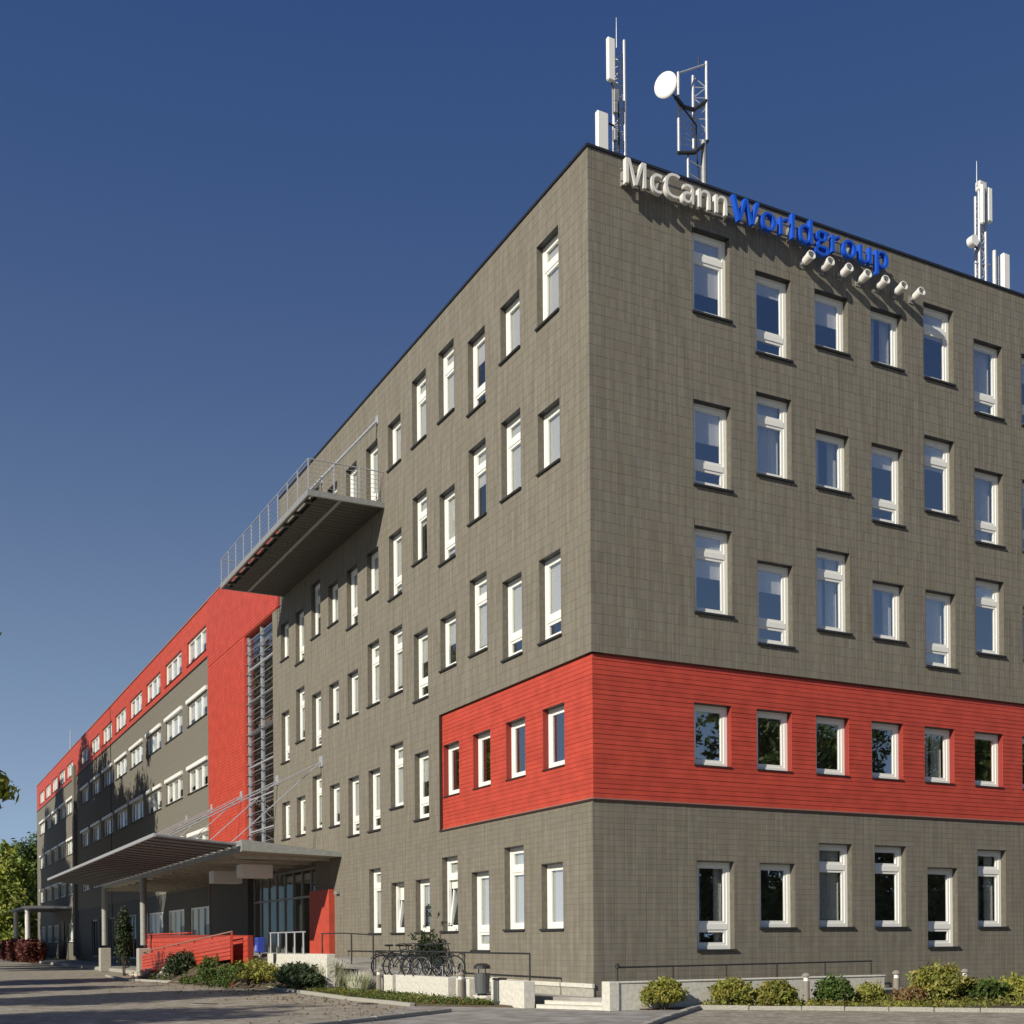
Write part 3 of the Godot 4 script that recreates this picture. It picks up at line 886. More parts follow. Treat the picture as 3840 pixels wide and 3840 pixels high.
func antennas() -> void:
	var base := 18.95
	var o := thing("antenna_mast", "lattice mast with two white panel antennas and a thin rod by the roof corner", "antenna", Vector3(0, 0, 0))
	var pole := [Vector3(2.34, 0, -2.0), Vector3(2.02, 0, -2.0), Vector3(2.18, 0, -2.3)]
	var tops := [24.03, 23.9, 23.9]
	for k in 3:
		part("pole", MB.new().tube(pole[k] + Vector3(0, base, 0), pole[k] + Vector3(0, tops[k], 0), 0.045 if k == 0 else 0.03, 0.045 if k == 0 else 0.03).mesh(M.galvanised), o)
	var br := MB.new()
	lattice(br, pole[0], pole[1], base, 23.9, 0.3, 0.014)
	lattice(br, pole[1], pole[2], base, 23.9, 0.3, 0.014)
	lattice(br, pole[2], pole[0], base, 23.9, 0.3, 0.014)
	part("bracing", br.mesh(M.galvanised), o)
	part("panel_antenna", MB.new().chamfer(1.76, 1.99, 22.78, 23.88, -1.98, -1.86, 0.03).mesh(M.white_frame), o)
	part("panel_antenna", MB.new().chamfer(1.42, 1.76, 20.7, 21.9, -1.98, -1.84, 0.03).mesh(M.white_frame), o)
	for y in [22.95, 23.7, 20.95, 21.75]:
		part("bracket", MB.new().tube(Vector3(1.65 if y < 22 else 1.9, y, -1.98), Vector3(2.02, y, -2.0), 0.025, 0.025, 6).mesh(M.dark_metal), o)
	for q in [[22.5, 0.09], [22.2, 0.07], [21.5, 0.06]]:
		part("junction_box", MB.new().chamfer(1.94, 1.94 + q[1] * 1.6, q[0] - 0.2, q[0] + 0.1, -1.96, -1.86, 0.01).mesh(M.grey_metal), o)
	part("cable", MB.new().path([Vector3(1.9, 22.85, -1.95), Vector3(1.98, 22.5, -1.92), Vector3(2.1, 22.3, -1.93), Vector3(2.12, 20.9, -1.93), Vector3(2.2, 19.0, -1.93)], 0.022, 5).mesh(M.rubber), o)
	part("cable", MB.new().path([Vector3(1.6, 20.75, -1.95), Vector3(1.85, 20.4, -1.92), Vector3(2.1, 20.2, -1.92), Vector3(2.14, 19.0, -1.92)], 0.02, 5).mesh(M.rubber), o)
	part("lightning_rod", MB.new().tube(Vector3(2.2, 23.9, -2.15), Vector3(2.2, 24.68, -2.15), 0.018, 0.008, 6).mesh(M.galvanised), o)

	o = thing("dish_antenna_mast", "open steel frame mast with ladder rungs carrying a white round dish", "antenna")
	var P := [Vector3(4.02, 0, -2.0), Vector3(4.60, 0, -2.15), Vector3(4.93, 0, -2.0)]
	var lo := [21.66, 22.0, 22.25]
	var hi := [23.76, 23.95, 24.34]
	for k in 3:
		part("pole", MB.new().tube(P[k] + Vector3(0, lo[k], 0), P[k] + Vector3(0, hi[k], 0), 0.045, 0.045).mesh(M.galvanised), o)
	for k in 8:
		var y := 22.0 + k * 0.145
		part("rung", MB.new().tube(P[0] + Vector3(0.04, y - 0.05, 0), P[1] + Vector3(-0.04, y + 0.05, 0), 0.014, 0.014, 5).mesh(M.galvanised), o)
	part("top_bar", MB.new().tube(Vector3(4.02, 23.74, -2.0), Vector3(4.93, 24.28, -2.0), 0.025, 0.025, 6).mesh(M.galvanised), o)
	part("tip", MB.new().tube(Vector3(4.71, 24.1, -2.05), Vector3(4.71, 24.42, -2.05), 0.02, 0.02, 6).mesh(M.dark_metal), o)
	part("cable", MB.new().path([Vector3(3.7, 23.1, -1.9), Vector3(4.2, 22.75, -1.93), Vector3(4.62, 22.6, -2.05), Vector3(4.62, 22.0, -2.05), Vector3(4.75, 19.0, -1.9)], 0.02, 5).mesh(M.rubber), o)
	part("dish_arm", MB.new().path([Vector3(3.85, 23.0, -1.9), Vector3(4.15, 22.86, -1.95), Vector3(4.55, 22.98, -2.05), Vector3(4.93, 23.3, -2.0)], 0.055).mesh(M.dark_metal), o)
	part("frame_ring", MB.new().path([Vector3(3.98, 21.64, -2.0), Vector3(4.45, 21.72, -1.9), Vector3(4.95, 22.24, -2.0)], 0.05).mesh(M.dark_metal), o)
	part("leg", MB.new().tube(Vector3(4.32, base, -2.0), Vector3(4.31, 21.72, -2.0), 0.045, 0.04).mesh(M.galvanised), o)
	part("leg", MB.new().tube(Vector3(4.82, base, -2.0), Vector3(4.82, 22.2, -2.0), 0.09, 0.08).mesh(M.grey_metal), o)
	for y in [21.2, 21.55]:
		part("rung", MB.new().tube(Vector3(4.32, y, -2.0), Vector3(4.82, y - 0.1, -2.0), 0.02, 0.02, 5).mesh(M.galvanised), o)
	var brace := MB.new()
	lattice(brace, P[1], P[2], 22.25, 23.95, 0.28, 0.015)
	part("bracing", brace.mesh(M.galvanised), o)
	var dish := part("dish", MB.new().lathe([[0.0, 0.0], [0.22, 0.0], [0.30, 0.05], [0.315, 0.12], [0.28, 0.14], [0.0, 0.17]], 28).mesh(M.white_frame), o, Vector3(3.56, 23.14, -1.85))
	dish.basis = Basis(Quaternion(Vector3.UP, Vector3(-0.886, -0.12, 0.55).normalized()))

	o = thing("antenna_column", "pale lattice antenna column with thin rod near the right edge of the roof", "antenna")
	var Q := [Vector3(15.15, 0, -2.0), Vector3(15.42, 0, -2.0), Vector3(15.28, 0, -2.25)]
	for k in 3: part("pole", MB.new().tube(Q[k] + Vector3(0, base, 0), Q[k] + Vector3(0, 23.75, 0), 0.05, 0.05).mesh(M.galvanised), o)
	br = MB.new()
	lattice(br, Q[0], Q[1], base, 23.7, 0.26, 0.022)
	lattice(br, Q[1], Q[2], base, 23.7, 0.26, 0.022)
	lattice(br, Q[2], Q[0], base, 23.7, 0.26, 0.022)
	part("bracing", br.mesh(M.galvanised), o)
	part("panel_antenna", MB.new().chamfer(15.46, 15.66, 22.9, 23.95, -2.05, -1.92, 0.03).mesh(M.white_frame), o)
	part("panel_antenna", MB.new().chamfer(15.10, 15.24, 22.7, 23.9, -1.94, -1.84, 0.03).mesh(M.white_frame), o)
	part("head_box", MB.new().chamfer(15.08, 15.4, 23.75, 24.05, -2.1, -1.9, 0.03).mesh(M.white_metal), o)
	part("drum", MB.new().tube(Vector3(14.87, 22.15, -2.1), Vector3(14.87, 22.15, -1.9), 0.16, 0.16, 14).mesh(M.white_frame), o)
	part("bracket", MB.new().tube(Vector3(14.87, 22.1, -2.05), Vector3(15.2, 22.0, -2.05), 0.03, 0.03, 6).mesh(M.dark_metal), o)
	part("bracket", MB.new().tube(Vector3(14.95, 21.5, -2.0), Vector3(15.6, 21.62, -2.0), 0.025, 0.025, 6).mesh(M.galvanised), o)
	part("lightning_rod", MB.new().tube(Vector3(15.06, 23.9, -2.0), Vector3(15.06, 24.65, -2.0), 0.02, 0.01, 6).mesh(M.galvanised), o)

	o = thing("panel_antenna_pair", "short pole and white panel antenna just right of the pale antenna column", "antenna")
	part("pole", MB.new().tube(Vector3(15.8, base, -2.0), Vector3(15.8, 22.1, -2.0), 0.06, 0.06).mesh(M.white_metal), o)
	part("pole", MB.new().tube(Vector3(16.0, base, -2.05), Vector3(16.0, 22.0, -2.05), 0.045, 0.045).mesh(M.galvanised), o)
	part("panel", MB.new().chamfer(16.02, 16.32, 20.6, 22.05, -2.0, -1.84, 0.04).mesh(M.white_frame), o)

	o = thing("roof_rod", "thin pale aerial on the roof of the far end of the long wing", "antenna")
	part("rod", MB.new().tube(Vector3(0.3, 18.3, -92.7), Vector3(0.3, 20.7, -92.7), 0.06, 0.04, 6).mesh(M.galvanised), o)
	part("foot", MB.new().hexa(0.1, 0.5, 18.38, 18.7, -92.9, -92.5).mesh(M.galvanised), o)

# ---------------------------------------------------------------- ground, walls, steps
func ground() -> void:
	var g := MB.new()
	g.hexa(-900, 900, -1.0, -0.6, -1200, 300)
	struct_mesh("ground", g.mesh(M.asphalt), "wide sunlit grey brown asphalt forecourt and road with tree shadows", "road")
	var wk := MB.new()
	wk.prism([Vector2(-1.28, -2.0), Vector2(0.236, 1.28), Vector2(24, 1.28), Vector2(24, 0.03), Vector2(-0.07, 0.03), Vector2(-0.07, -4.5), Vector2(-1.28, -4.5)], -0.59, -0.36)
	wk.eight([Vector3(-1.28, -0.59, -6.5), Vector3(-0.07, -0.59, -6.5), Vector3(-0.07, -0.10, -6.5), Vector3(-1.28, -0.10, -6.5), Vector3(-1.28, -0.59, -4.501), Vector3(-0.07, -0.59, -4.501), Vector3(-0.07, -0.36, -4.501), Vector3(-1.28, -0.36, -4.501)])
	wk.hexa(-1.28, -0.07, -0.59, -0.10, -11.4, -6.501)
	struct_mesh("walkway", wk.mesh(M.paving), "grey paved walkway along the foot of both building fronts", "pavement")
	var rp := MB.new()
	rp.eight([Vector3(-1.28, -0.59, -14.6), Vector3(-0.06, -0.59, -14.6), Vector3(-0.06, 0.45, -14.6), Vector3(-1.28, 0.45, -14.6), Vector3(-1.28, -0.59, -11.405), Vector3(-0.06, -0.59, -11.405), Vector3(-0.06, -0.10, -11.405), Vector3(-1.28, -0.10, -11.405)])
	struct_mesh("ramp", rp.mesh(M.paving), "sloping paved path rising from the walkway to the entrance terrace", "pavement")
	var pd := MB.new()
	pd.hexa(-3.01, -0.06, -0.59, 0.45, -37.2, -18.6)
	pd.hexa(-2.15, -0.06, -0.59, 0.45, -18.599, -14.605)
	struct_mesh("terrace", pd.mesh(M.paving), "raised paved entrance terrace under the canopy", "pavement")
	var pv := MB.new()
	pv.hexa(-3.4, -0.01, -0.59, -0.40, -118, -37.8)
	struct_mesh("pavement", pv.mesh(M.kerb), "pale raised pavement along the foot of the long wing", "pavement")
	# driveway patch and the planting beds, each as a thin sheet above the sheet below
	var dv := MB.new()
	dv.prism([Vector2(-3.4, -3.0), Vector2(-1.35, -0.5), Vector2(-0.5, 1.35), Vector2(1.6, 1.8), Vector2(-4.5, 8.2), Vector2(-8.0, 3.6)], -0.6, -0.594)
	struct_mesh("driveway", dv.mesh(M.paving), "smooth grey paved patch in front of the corner steps", "pavement")
	var bd := MB.new()
	bd.prism([Vector2(1.7, 1.85), Vector2(0.2, 1.62), Vector2(24, 1.62), Vector2(24, 12), Vector2(11.5, 12.0)], -0.59, -0.56)
	struct_mesh("planting_bed", bd.mesh(M.soil), "brown soil bed with round shrubs before the right hand low wall", "soil")
	bd = MB.new()
	bd.prism([Vector2(-1.62, -1.0), Vector2(-3.3, -3.0), Vector2(-3.35, -6.7), Vector2(-2.95, -15.6), Vector2(-2.9, -22), Vector2(-4.1, -23.4), Vector2(-5.4, -30), Vector2(-3.4, -38), Vector2(-3.05, -37.4), Vector2(-3.05, -14.4), Vector2(-1.62, -11.2)], -0.59, -0.55)
	struct_mesh("planting_bed", bd.mesh(M.soil), "narrow green planted strip along the foot of the left front", "soil")
	# kerbs: a stone at a time
	kerb_line("kerb", "pale kerb stones edging the right hand shrub bed", [Vector2(12.2, 12.6), Vector2(6.35, 6.8), Vector2(3.2, 3.5), Vector2(1.5, 2.0), Vector2(-1.75, 5.2), Vector2(-4.6, 8.2)])
	kerb_line("kerb", "pale kerb stones edging the left hand green strip", [Vector2(-3.35, -2.9), Vector2(-3.5, -6.7), Vector2(-3.1, -15.6), Vector2(-3.0, -22.1), Vector2(-4.25, -23.3), Vector2(-5.6, -30), Vector2(-5.2, -37.0)])
	kerb_line("kerb", "dark edged kerb stones at the left side of the driveway patch", [Vector2(-3.6, -0.2), Vector2(-6.1, 1.7), Vector2(-9.0, 3.6)])
	# low white walls
	var w := thing("low_wall", "long pale concrete garden wall with shrubs before it at the right", "wall")
	part("body", MB.new().chamfer(-0.52, 7.56, -0.6, 0.0, 1.3, 1.55, 0.012).mesh(M.concrete), w)
	part("coping", MB.new().chamfer(-0.54, 7.58, 0.002, 0.045, 1.28, 1.57, 0.012).mesh(M.concrete), w)
	part("end_post", MB.new().chamfer(-0.56, -0.30, -0.6, 0.05, 1.26, 1.585, 0.012).mesh(M.concrete), w)
	var walls := [["low_wall", "square pale concrete wall block beside the corner steps", -1.72, -0.46, 0.03], ["low_wall", "small low pale wall piece under the grey litter bin", -3.2, -2.45, -0.38],
		["low_wall", "short pale wall piece left of the litter bin", -4.2, -3.4, 0.02], ["low_wall", "longest pale wall piece of the left front, before the parked bicycles", -8.35, -4.7, 0.02], ["low_wall", "short pale wall piece at the far end before the bicycles", -9.4, -8.62, 0.0]]
	for q in walls:
		w = thing(q[0], q[1], "wall", Vector3(-1.45, -0.6, q[2]))
		part("body", MB.new().chamfer(-0.15, 0.15, 0.0, q[4] + 0.6, 0.0, q[3] - q[2], 0.012).mesh(M.concrete), w)
	w = thing("white_post", "thin white post standing just right of the litter bin", "post", Vector3(-1.45, -0.6, -2.25))
	part("shaft", MB.new().chamfer(-0.07, 0.07, 0, 0.68, -0.08, 0.08, 0.01).mesh(M.concrete), w)
	w = thing("terrace_wall", "pale upper wall edging the entrance terrace below the glass doors", "wall", Vector3(-2.3, 0, 0))
	part("body", MB.new().chamfer(-0.14, 0.14, -0.6, 0.58, -19.4, -14.0, 0.012).mesh(M.concrete), w)
	part("body", MB.new().chamfer(-0.14, 0.14, -0.6, 0.60, -13.99, -12.0, 0.012).mesh(M.concrete), w)
	w = thing("red_wall", "long bright red clad parapet wall before the entrance terrace", "wall")
	var rw := MB.new()
	rw.eight([Vector3(-3.2, -0.6, -37.3), Vector3(-3.02, -0.6, -37.3), Vector3(-3.02, 1.42, -37.3), Vector3(-3.2, 1.42, -37.3), Vector3(-3.2, -0.6, -18.4), Vector3(-3.02, -0.6, -18.4), Vector3(-3.02, 1.24, -18.4), Vector3(-3.2, 1.24, -18.4)])
	part("core", rw.mesh(M.red_back), w)
	for j in 11:
		var v0 := -0.58 + j * 0.18
		var top0 := minf(v0 + 0.168, 1.42)
		var top1 := minf(v0 + 0.168, 1.24)
		if v0 > 1.2: break
		for s in 9:
			var za := -37.3 + s * 2.1
			var zb := za + 2.09
			part("board", board_mesh(za, zb, v0, lerpf(top0, top1, 0.5)), w)
	part("cap", MB.new().hexa(-3.24, -3.0, 1.40, 1.45, -37.3, -28.0).mesh(M.red1), w)
	w = thing("ramp_railing", "bright red sloping boarded railing rising before the red parapet wall", "railing")
	var lo_y := func(z: float) -> float: return lerpf(-0.52, 0.34, (z + 37.0) / 18.2)
	for k in 6:
		for m in 3:
			var za := -36.9 + m * 6.02
			var zb := za + 6.0
			var ya: float = lo_y.call(za) + 0.05 + k * 0.145
			var yb: float = lo_y.call(zb) + 0.05 + k * 0.145
			var sl := MB.new()
			sl.eight([Vector3(-3.74, ya, za), Vector3(-3.70, ya, za), Vector3(-3.70, ya + 0.125, za), Vector3(-3.73, ya + 0.125, za), Vector3(-3.74, yb, zb), Vector3(-3.70, yb, zb), Vector3(-3.70, yb + 0.125, zb), Vector3(-3.73, yb + 0.125, zb)])
			part("board", sl.mesh(M["red%d" % (rng.randi() % 3)]), w)
	for k in 7:
		var z := -36.85 + k * 3.0
		part("post", MB.new().hexa(-3.70, -3.64, -0.6, lo_y.call(z) + 1.02, z - 0.03, z + 0.03).mesh(M.red1), w)
	part("rail", MB.new().tube(Vector3(-3.68, lo_y.call(-37.0) + 1.04, -37.0), Vector3(-3.68, lo_y.call(-18.8) + 1.04, -18.8), 0.03, 0.03).mesh(M.flashing_light), w)
	var ar := MB.new()
	var top := [Vector3(-3.76, -0.57, -37.2), Vector3(-3.76, 0.25, -18.6), Vector3(-2.46, 0.0, -16.5), Vector3(-2.46, -0.3, -12.2)]
	var foot := [Vector3(-4.2, -0.58, -37.2), Vector3(-4.7, -0.58, -25.0), Vector3(-3.3, -0.58, -16.5), Vector3(-3.0, -0.58, -12.2)]
	for k in 3: ar.quad(foot[k], foot[k + 1], top[k + 1], top[k])
	struct_mesh("bank", ar.mesh(M.soil), "planted bank rising along the foot of the red wall", "soil")
	# corner steps
	w = thing("corner_steps", "two pale edged steps between the wall block and the long low wall", "steps")
	var d := Vector2(0.42, 0.907)
	var inn := Vector2(0.907, -0.42)
	for k in 2:
		var a := Vector2(-1.30, -0.42) + inn * (0.02 + 0.33 * k)
		var c := a + d * 1.86
		var y: float = -0.52 + 0.08 * k
		part("step", MB.new().prism([a, c, c + inn * 1.1, a + inn * 1.1], -0.595, y).mesh(M.paving), w)
		part("nosing", MB.new().prism([a - inn * 0.02, c - inn * 0.02, c + inn * 0.10, a + inn * 0.10], y + 0.002, y + 0.014).mesh(M.concrete), w)
		part("riser", MB.new().prism([a - inn * 0.012, c - inn * 0.012, c - inn * 0.001, a - inn * 0.001], y - 0.075, y).mesh(M.concrete), w)

func board_mesh(za: float, zb: float, v0: float, v1: float) -> ArrayMesh:
	var b := MB.new()
	var x := -3.235 + rng.randf_range(-0.006, 0.004)
	b.eight([Vector3(x, v0, za), Vector3(-3.19, v0, za), Vector3(-3.19, v1, za), Vector3(x + 0.022, v1, za), Vector3(x, v0, zb), Vector3(-3.19, v0, zb), Vector3(-3.19, v1, zb), Vector3(x + 0.022, v1, zb)])
	return b.mesh(M["red%d" % (rng.randi() % 3)])

func kerb_line(called: String, label: String, pts: Array) -> void:
	var o := thing(called, label, "kerb")
	var variants := []
	for i in pts.size() - 1:
		var a: Vector2 = pts[i]
		var b: Vector2 = pts[i + 1]
		var L := a.distance_to(b)
		var k := maxi(1, int(round(L / 1.0)))
		var st := L / k
		var m := MB.new().chamfer(-st / 2 + 0.006, st / 2 - 0.006, -0.15, 0.09, -0.075, 0.075, 0.015).mesh(M.kerb)
		for j in k:
			var c := a.lerp(b, (j + 0.5) / k)
			var s := part("kerb_stone", m, o, Vector3(c.x, -0.6 + rng.randf_range(-0.008, 0.008), c.y))
			s.rotation.y = -atan2(b.y - a.y, b.x - a.x) + rng.randf_range(-0.01, 0.01)

# ---------------------------------------------------------------- street furniture
func furniture() -> void:
	# bollard lights
	var spots := [[Vector3(-1.74, -0.6, -3.59), "stone bollard light before the left wall pieces, nearest the litter bin"], [Vector3(-1.75, -0.6, -9.3), "stone bollard light in the green strip near the pale rocks"],
		[Vector3(3.98, -0.6, 2.75), "stone bollard light between the third and fourth round shrubs"], [Vector3(7.0, -0.6, 2.5), "stone bollard light standing past the right end of the long low wall"], [Vector3(9.2, -0.6, 2.6), "stone bollard light rising behind the tall shrubs at the right edge"]]
	var first: Node3D
	for q in spots:
		if first == null:
			first = thing("bollard_light", q[1], "bollard light", q[0], 0.0, "bollard lights around the building")
			part("post", MB.new().lathe([[0.085, 0.0], [0.08, 0.04], [0.075, 0.60], [0.0, 0.60]], 14).mesh(M.stone_post), first)
			part("lamp_glass", MB.new().lathe([[0.06, 0.60], [0.06, 0.70], [0.0, 0.70]], 14).mesh(M.lamp_white), first)
			part("cap", MB.new().lathe([[0.0, 0.699], [0.10, 0.70], [0.10, 0.735], [0.05, 0.78], [0.0, 0.79]], 14).mesh(M.stone_post), first)
		else: copy(first, q[1], q[0], 0.0, "bollard lights around the building")
	# litter bin
	var o := thing("litter_bin", "dark grey litter bin on a post beside the short wall piece", "litter bin", Vector3(-1.5, -0.38, -2.85))
	part("body", MB.new().lathe([[0.0, 0.05], [0.17, 0.05], [0.20, 0.55], [0.18, 0.55], [0.16, 0.10]], 16).mesh(M.bin_grey), o)
	part("hood", MB.new().lathe([[0.21, 0.66], [0.20, 0.74], [0.12, 0.79], [0.0, 0.80]], 16).mesh(M.dark_metal), o)
	for s in [-1, 1]: part("stay", MB.new().tube(Vector3(0, 0.5, 0.19 * s), Vector3(0, 0.68, 0.19 * s), 0.015, 0.015, 6).mesh(M.dark_metal), o)
	part("foot", MB.new().tube(Vector3(0, 0.0, 0), Vector3(0, 0.06, 0), 0.12, 0.12, 12).mesh(M.dark_metal), o)
	o = thing("litter_bin", "slim dark bin standing in the gap beside the square wall block", "litter bin", Vector3(-1.45, -0.6, -1.98))
	part("body", MB.new().chamfer(-0.12, 0.12, 0.0, 0.62, -0.13, 0.13, 0.02).mesh(M.bin_grey), o)
	part("lid", MB.new().chamfer(-0.135, 0.135, 0.622, 0.67, -0.145, 0.145, 0.015).mesh(M.dark_metal), o)
	# railings
	o = thing("railing", "dark handrail on posts behind the left wall pieces", "railing")
	part("rail", MB.new().tube(Vector3(-1.12, 0.66, -1.05), Vector3(-1.12, 0.69, -11.2), 0.022, 0.022).mesh(M.dark_metal), o)
	for z in [-1.05, -4.7, -8.2, -11.2]: part("post", MB.new().tube(Vector3(-1.12, -0.1, z), Vector3(-1.12, 0.66, z), 0.022, 0.022).mesh(M.dark_metal), o)
	o = thing("railing", "higher dark handrail beside the sloping path left of the bicycles", "railing")
	part("rail", MB.new().path([Vector3(-1.12, 1.19, -11.4), Vector3(-1.12, 1.27, -14.3), Vector3(-1.12, 1.27, -16.5)], 0.022).mesh(M.dark_metal), o)
	for q in [[-11.4, -0.1, 1.19], [-13.4, 0.2, 1.24], [-16.4, 0.45, 1.27]]: part("post", MB.new().tube(Vector3(-1.12, q[1], q[0]), Vector3(-1.12, q[2], q[0]), 0.026, 0.026).mesh(M.dark_metal), o)
	o = thing("railing", "thin dark handrail behind the long low wall at the right", "railing")
	part("rail", MB.new().tube(Vector3(0.37, 0.33, 0.45), Vector3(8.2, 0.37, 0.45), 0.02, 0.02).mesh(M.dark_metal), o)
	for k in 6: part("post", MB.new().tube(Vector3(0.37 + k * 1.56, -0.1, 0.45), Vector3(0.37 + k * 1.56, 0.34, 0.45), 0.02, 0.02).mesh(M.dark_metal), o)
	part("end_fitting", MB.new().lathe([[0.0, 0.30], [0.05, 0.32], [0.05, 0.40], [0.0, 0.43]], 10, Vector3(0.37, 0, 0.45)).mesh(M.dark_metal), o)
	o = thing("railing", "pale steel railing on the terrace wall before the glass entrance", "railing")
	part("rail", MB.new().tube(Vector3(-2.3, 1.32, -14.6), Vector3(-2.3, 1.32, -18.8), 0.025, 0.025).mesh(M.galvanised), o)
	for k in 5: part("post", MB.new().tube(Vector3(-2.3, 0.58, -14.8 - k * 0.97), Vector3(-2.3, 1.32, -14.8 - k * 0.97), 0.03, 0.03).mesh(M.galvanised), o)
	# blue box on a post
	o = thing("blue_box", "small blue box with a pale lower face on a post by the red wall", "box", Vector3(-3.05, 0.56, -17.45))
	part("body", MB.new().chamfer(-0.14, 0.14, 0.06, 0.60, -0.16, 0.16, 0.02).mesh(M.blue_paint), o)
	part("label_plate", MB.new().hexa(-0.148, -0.141, 0.12, 0.32, -0.09, 0.11).mesh(M.blue_light), o)
	part("slot", MB.new().hexa(-0.147, -0.141, 0.44, 0.52, -0.02, 0.12).mesh(M.rubber), o)
	part("post", MB.new().tube(Vector3(0, -0.1, 0), Vector3(0, 0.07, 0), 0.04, 0.04).mesh(M.grey_metal), o)
	# covers in the road
	for q in [[Vector3(-6.6, -0.6, 5.4), "round iron cover in the near road left of the driveway patch"], [Vector3(-7.4, -0.6, -7.0), "round iron cover in the road before the planted strip"]]:
		o = thing("manhole_cover", q[1], "manhole cover", q[0])
		part("lid", MB.new().lathe([[0.30, 0.0], [0.30, 0.012], [0.0, 0.012]], 24).mesh(M.dark_metal), o)
		part("rim", MB.new().torus(Vector3(0, 0.004, 0), Vector3(0, 1, 0.0001).normalized(), 0.335, 0.018, 24, 5).mesh(M.stone_post), o)
	o = thing("drain_grate", "small iron drain grate beside the left kerb", "drain", Vector3(-3.85, -0.6, -4.6))
	for k in 7: part("bar", MB.new().hexa(-0.2, 0.2, 0.0, 0.014, -0.24 + k * 0.07, -0.20 + k * 0.07).mesh(M.dark_metal), o)
	# bicycles
	var looks := ["bicycle parked at the right end of the row behind the wall", "second bicycle from the right in the row behind the wall", "middle bicycle of the row parked behind the wall", "fourth bicycle from the right in the row behind the wall", "bicycle parked at the left end of the row behind the wall"]
	for k in 5:
		var at := Vector3(-0.72, -0.1, -7.0 - k * 0.78)
		if k == 0:
			first = bicycle(looks[k], at)
		else: copy(first, looks[k], at, [0.0, 0.14, -0.10, 0.2, 0.05][k], "bicycles parked behind the wall")
	var rk := thing("bicycle_rack", "low grey steel rack holding the row of parked bicycles", "rack")
	part("base_rail", MB.new().hexa(-0.40, -0.34, -0.1, -0.04, -10.5, -6.5).mesh(M.galvanised), rk)
	for k in 5:
		part("hoop", MB.new().path([Vector3(-0.37, -0.04, -6.8 - k * 0.78), Vector3(-0.37, 0.30, -6.8 - k * 0.78), Vector3(-0.37, 0.30, -7.0 - k * 0.78), Vector3(-0.37, -0.04, -7.0 - k * 0.78)], 0.012, 5).mesh(M.galvanised), rk)
	for k in 16:
		var t := rng.randf()
		var s := rng.randf_range(0.10, 0.22)
		var z := lerpf(-35.5, -26.5, t)
		var q := rng.randf()
		var rk3 := part("rock", rock_mesh(s), self, Vector3(lerpf(-3.85, -4.4, q), lerpf(lerpf(-0.5, 0.15, t), -0.55, q) + s * 0.2, z))
		rk3.rotation = Vector3(rng.randf() * 6, rng.randf() * 6, rng.randf() * 6)
		tag(rk3, "pale rough stone among the stones at the foot of the red sloping railing", "rock", "pale stones at the foot of the red sloping railing")

func rock_mesh(s: float) -> ArrayMesh:
	var b := MB.new()
	var f := FastNoiseLite.new()
	f.seed = rng.randi() % 1000
	f.frequency = 0.9
	var pt := func(i: int, j: int) -> Vector3:
		var a := TAU * (i % 9) / 9
		var e := PI * j / 6 - PI / 2
		var d := Vector3(cos(a) * cos(e), sin(e), sin(a) * cos(e))
		return d * s * (0.85 + 0.5 * f.get_noise_3dv(d * 1.6)) * Vector3(1, 0.75, 0.9)
	for i in 9:
		for j in 6:
			b.quad(pt.call(i + 1, j), pt.call(i, j), pt.call(i, j + 1), pt.call(i + 1, j + 1))
	return b.mesh(M.rock)

